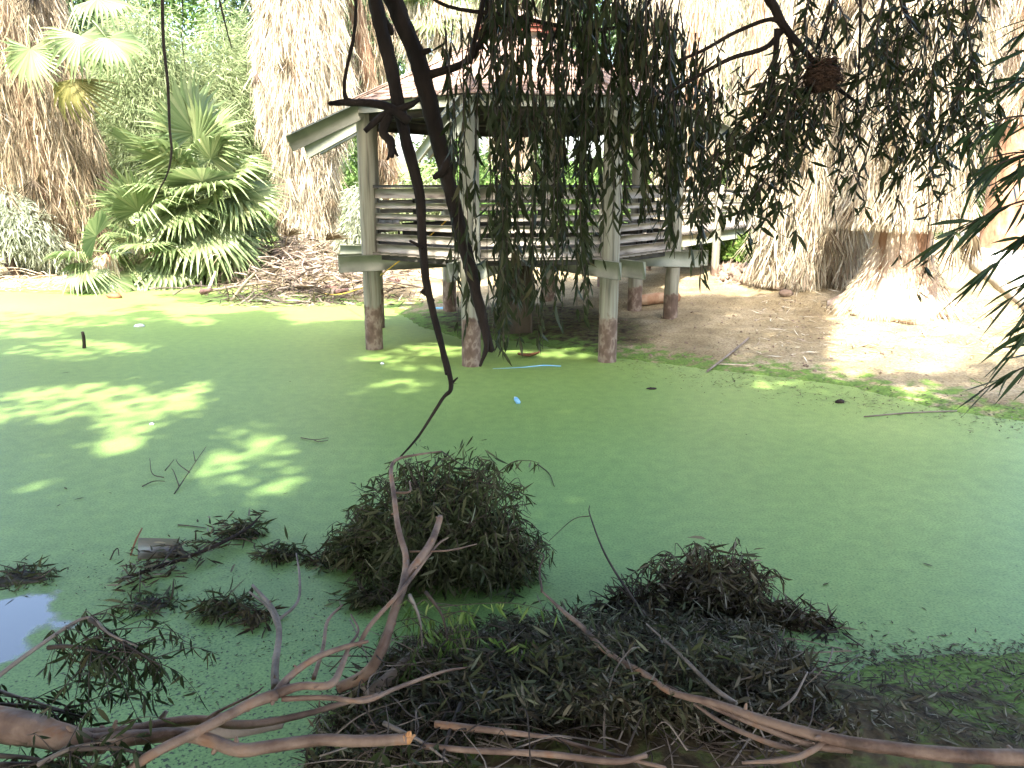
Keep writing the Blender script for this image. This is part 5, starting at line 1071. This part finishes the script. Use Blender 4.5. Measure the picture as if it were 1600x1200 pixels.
# yellow line
p0 = Py(608, 420, 13.4); p1 = Py(705, 338, 12.9); b = Buf(); tube(b, [p0, (p0+p1)/2+[0, 0, -.03], p1], [.011], 5, 6); q0 = Py(590, 432, 14.2); 
tube(b, [p0, Py(560, 452, 16), Pg(505, 458), Pg(445, 425)], [.011], 5, 8); o = b.build('yellow_cord', M['yellow'], None, True, origin=p0); tag(o, 'thin yellow cord stretched from the frond pile up to the gazebo railing', 'cord')

# ------------------------------------------------------------------ right bank: rocks, path, edging
RG = 'rocks on the bank below the footbridge'
for x, y, s, lab in ((1168, 442, .2, 'pale rock at the front of the rubble under the palm skirt'), (1190, 447, .16, 'small flat pale rock in the sunny strip'), (1215, 452, .2, 'brown rock touching the straw skirt'), (1130, 437, .12, 'little rock at the sunny edge of the mud'), (1205, 435, .18, 'reddish rock halfway up the rubble slope'), (1150, 430, .14, 'dark rock near the footbridge foot'), (1228, 462, .14, 'rounded rock on the sunny mud by the skirt tip'), (1180, 420, .2, 'grey rock high on the rubble slope'), (1020, 415, .16, 'white rock seen under the footbridge beam')):
    o = lump('rock', lab, 'rock', x, y, (s, s*.8, s*.6), 'rock'); o['group'] = RG
n = 800; b = Buf(); x = rng.uniform(1120, 1235, n); y = rng.uniform(385, 445, n)
for a, c in zip(x, y):
    q = Pg(a, c); s = random.uniform(.03, .1); V = q+rng.normal(size=(6, 3))*s*.5+np.array([[s, 0, 0], [-s, 0, 0], [0, s, 0], [0, -s, 0], [0, 0, s], [0, 0, -s]])
    b.add(V, [[0, 2, 4], [2, 1, 4], [1, 3, 4], [3, 0, 4], [2, 0, 5], [1, 2, 5], [3, 1, 5], [0, 3, 5]])
b.build('rubble', M['rock'], kind='stuff')
n = 420; b = Buf(); x = rng.uniform(960, 1450, n); y = rng.uniform(470, 590, n)
for a, c in zip(x, y):
    q = Pg(a, c); 
    if q[2] < .03: continue
    s = random.uniform(.008, .03); V = q+rng.normal(size=(6, 3))*s*.4+np.array([[s, 0, 0], [-s, 0, 0], [0, s, 0], [0, -s, 0], [0, 0, s*.7], [0, 0, -s]])
    b.add(V, [[0, 2, 4], [2, 1, 4], [1, 3, 4], [3, 0, 4], [2, 0, 5], [1, 2, 5], [3, 1, 5], [0, 3, 5]])
b.build('pebbles', M['rock'], kind='stuff')
# log lying at the sunny strip
p, q = Pg(985, 478), Pg(1060, 470); b = Buf(); tube(b, [p+[0, 0, .08], (p+q)/2+[0, 0, .1], q+[0, 0, .08]], [.11, .12, .1], 9, 5, .12); o = b.build('log', M['trunk_palm'], None, True, origin=p); tag(o, 'brown log lying behind the short timber pile', 'log')
# concrete path slabs
pth = thing('slab_path', 'pale concrete slab path beyond the curved edging board', 'path', Pz(1560, 400, .95))
gp = lambda x, y: (lambda q: np.array([q[0], q[1], float(ground_z(q[0], q[1]))]))(Pg(x, y))
cs = [(1492, 352), (1560, 352), (1640, 352), (1720, 352)]; r2 = [(1505, 372), (1580, 373), (1665, 374), (1750, 374)]; r3 = [(1545, 414), (1625, 415), (1710, 416), (1800, 416)]; r4 = [(1605, 462), (1690, 463), (1780, 464), (1880, 464)]
for ra, rb in ((cs, r2), (r2, r3), (r3, r4)):
    for k in range(3):
        c4 = [v+[0, 0, .07] for v in (gp(*rb[k]), gp(*rb[k+1]), gp(*ra[k+1]), gp(*ra[k]))]; m_ = sum(c4)/4; top = [m_+(v-m_)*.99 for v in c4]
        b = Buf(); b.add(top[:0]+[v-[0, 0, .5] for v in top]+top, BOXF); b.build('slab', M['concrete'], pth)
b = Buf(); pts = [gp(x, y)+[0, 0, z] for x, y, z in ((1480, 366, .3), (1494, 394, .2), (1518, 418, .12), (1555, 448, .1), (1612, 494, .09), (1690, 545, .08))]; P = spline(pts, 8)
Wv = np.array([0, 0, 1.]); V = []
for i, p in enumerate(P):
    t = i/(len(P)-1); hh = .06+.2*min(1, t*4)*(1-.35*t); sd = np.array([.045, .02, 0]); V += [p-sd-Wv*hh*.7, p+sd-Wv*hh*.7, p+sd+Wv*hh*.5, p-sd+Wv*hh*.5]
m_ = len(P); F = [[i*4+j, i*4+(j+1) % 4, i*4+4+(j+1) % 4, i*4+4+j] for i in range(m_-1) for j in range(4)]+[[3, 2, 1, 0], [m_*4-4, m_*4-3, m_*4-2, m_*4-1]]
b.add(V, F); o = b.build('edging_board', M['board'], None, origin=pts[2]); tag(o, 'curved weathered timber edging board sweeping up beside the pale path', 'board')
# far railing fence and small lamp box
fn = thing('metal_fence', 'low dark metal fence with thin pickets beyond the footbridge', 'fence', at(1150, 29)); F0, F1 = at(1090, 29), at(1230, 29); fz = max(F0[2], F1[2])
for z in (.15, 1.0):
    b = Buf(); bar(b, (F0[0], F0[1], fz+z+.4), (F1[0], F1[1], fz+z+.4), .04, .05); b.build('rail', M['black_metal'], fn)
for t in np.linspace(0, 1, 26):
    c = F0*(1-t)+F1*t; b = Buf(); bar(b, (c[0], c[1], fz-.1), (c[0], c[1], fz+1.4), .02, .02); b.build('picket', M['black_metal'], fn)
c = Py(1112, 158, 27); lp = thing('lamp_post', 'small black lamp head on a post among bright shrubs', 'lamp', (c[0], 27, 0)); b = Buf(); bar(b, c+[-.16, 0, 0], c+[.16, 0, 0], .24, .22); b.build('lamp_head', M['black_metal'], lp); b = Buf(); bar(b, c+[-.2, 0, .13], c+[.2, 0, .13], .3, .04); b.build('lamp_cap', M['black_metal'], lp)
b = Buf(); tube(b, [(c[0], 27, .3), (c[0], 27, c[2]*.5), (c[0], 27, c[2]-.1)], [.05], 8, 3); b.build('pole', M['black_metal'], lp)
# grass tufts far behind
n = 9000; b = Buf(); x = rng.uniform(-18, 18, n); y = rng.uniform(25, 42, n); P = np.stack([x, y, ground_z(x, y)], 1)
leaves(b, P, rng.normal(size=(n, 3))*.35+[0, 0, 1], rng.uniform(.12, .4, n), rng.uniform(.02, .05, n), .3, .2, 1); b.build('grass', M['grass'], kind='stuff')
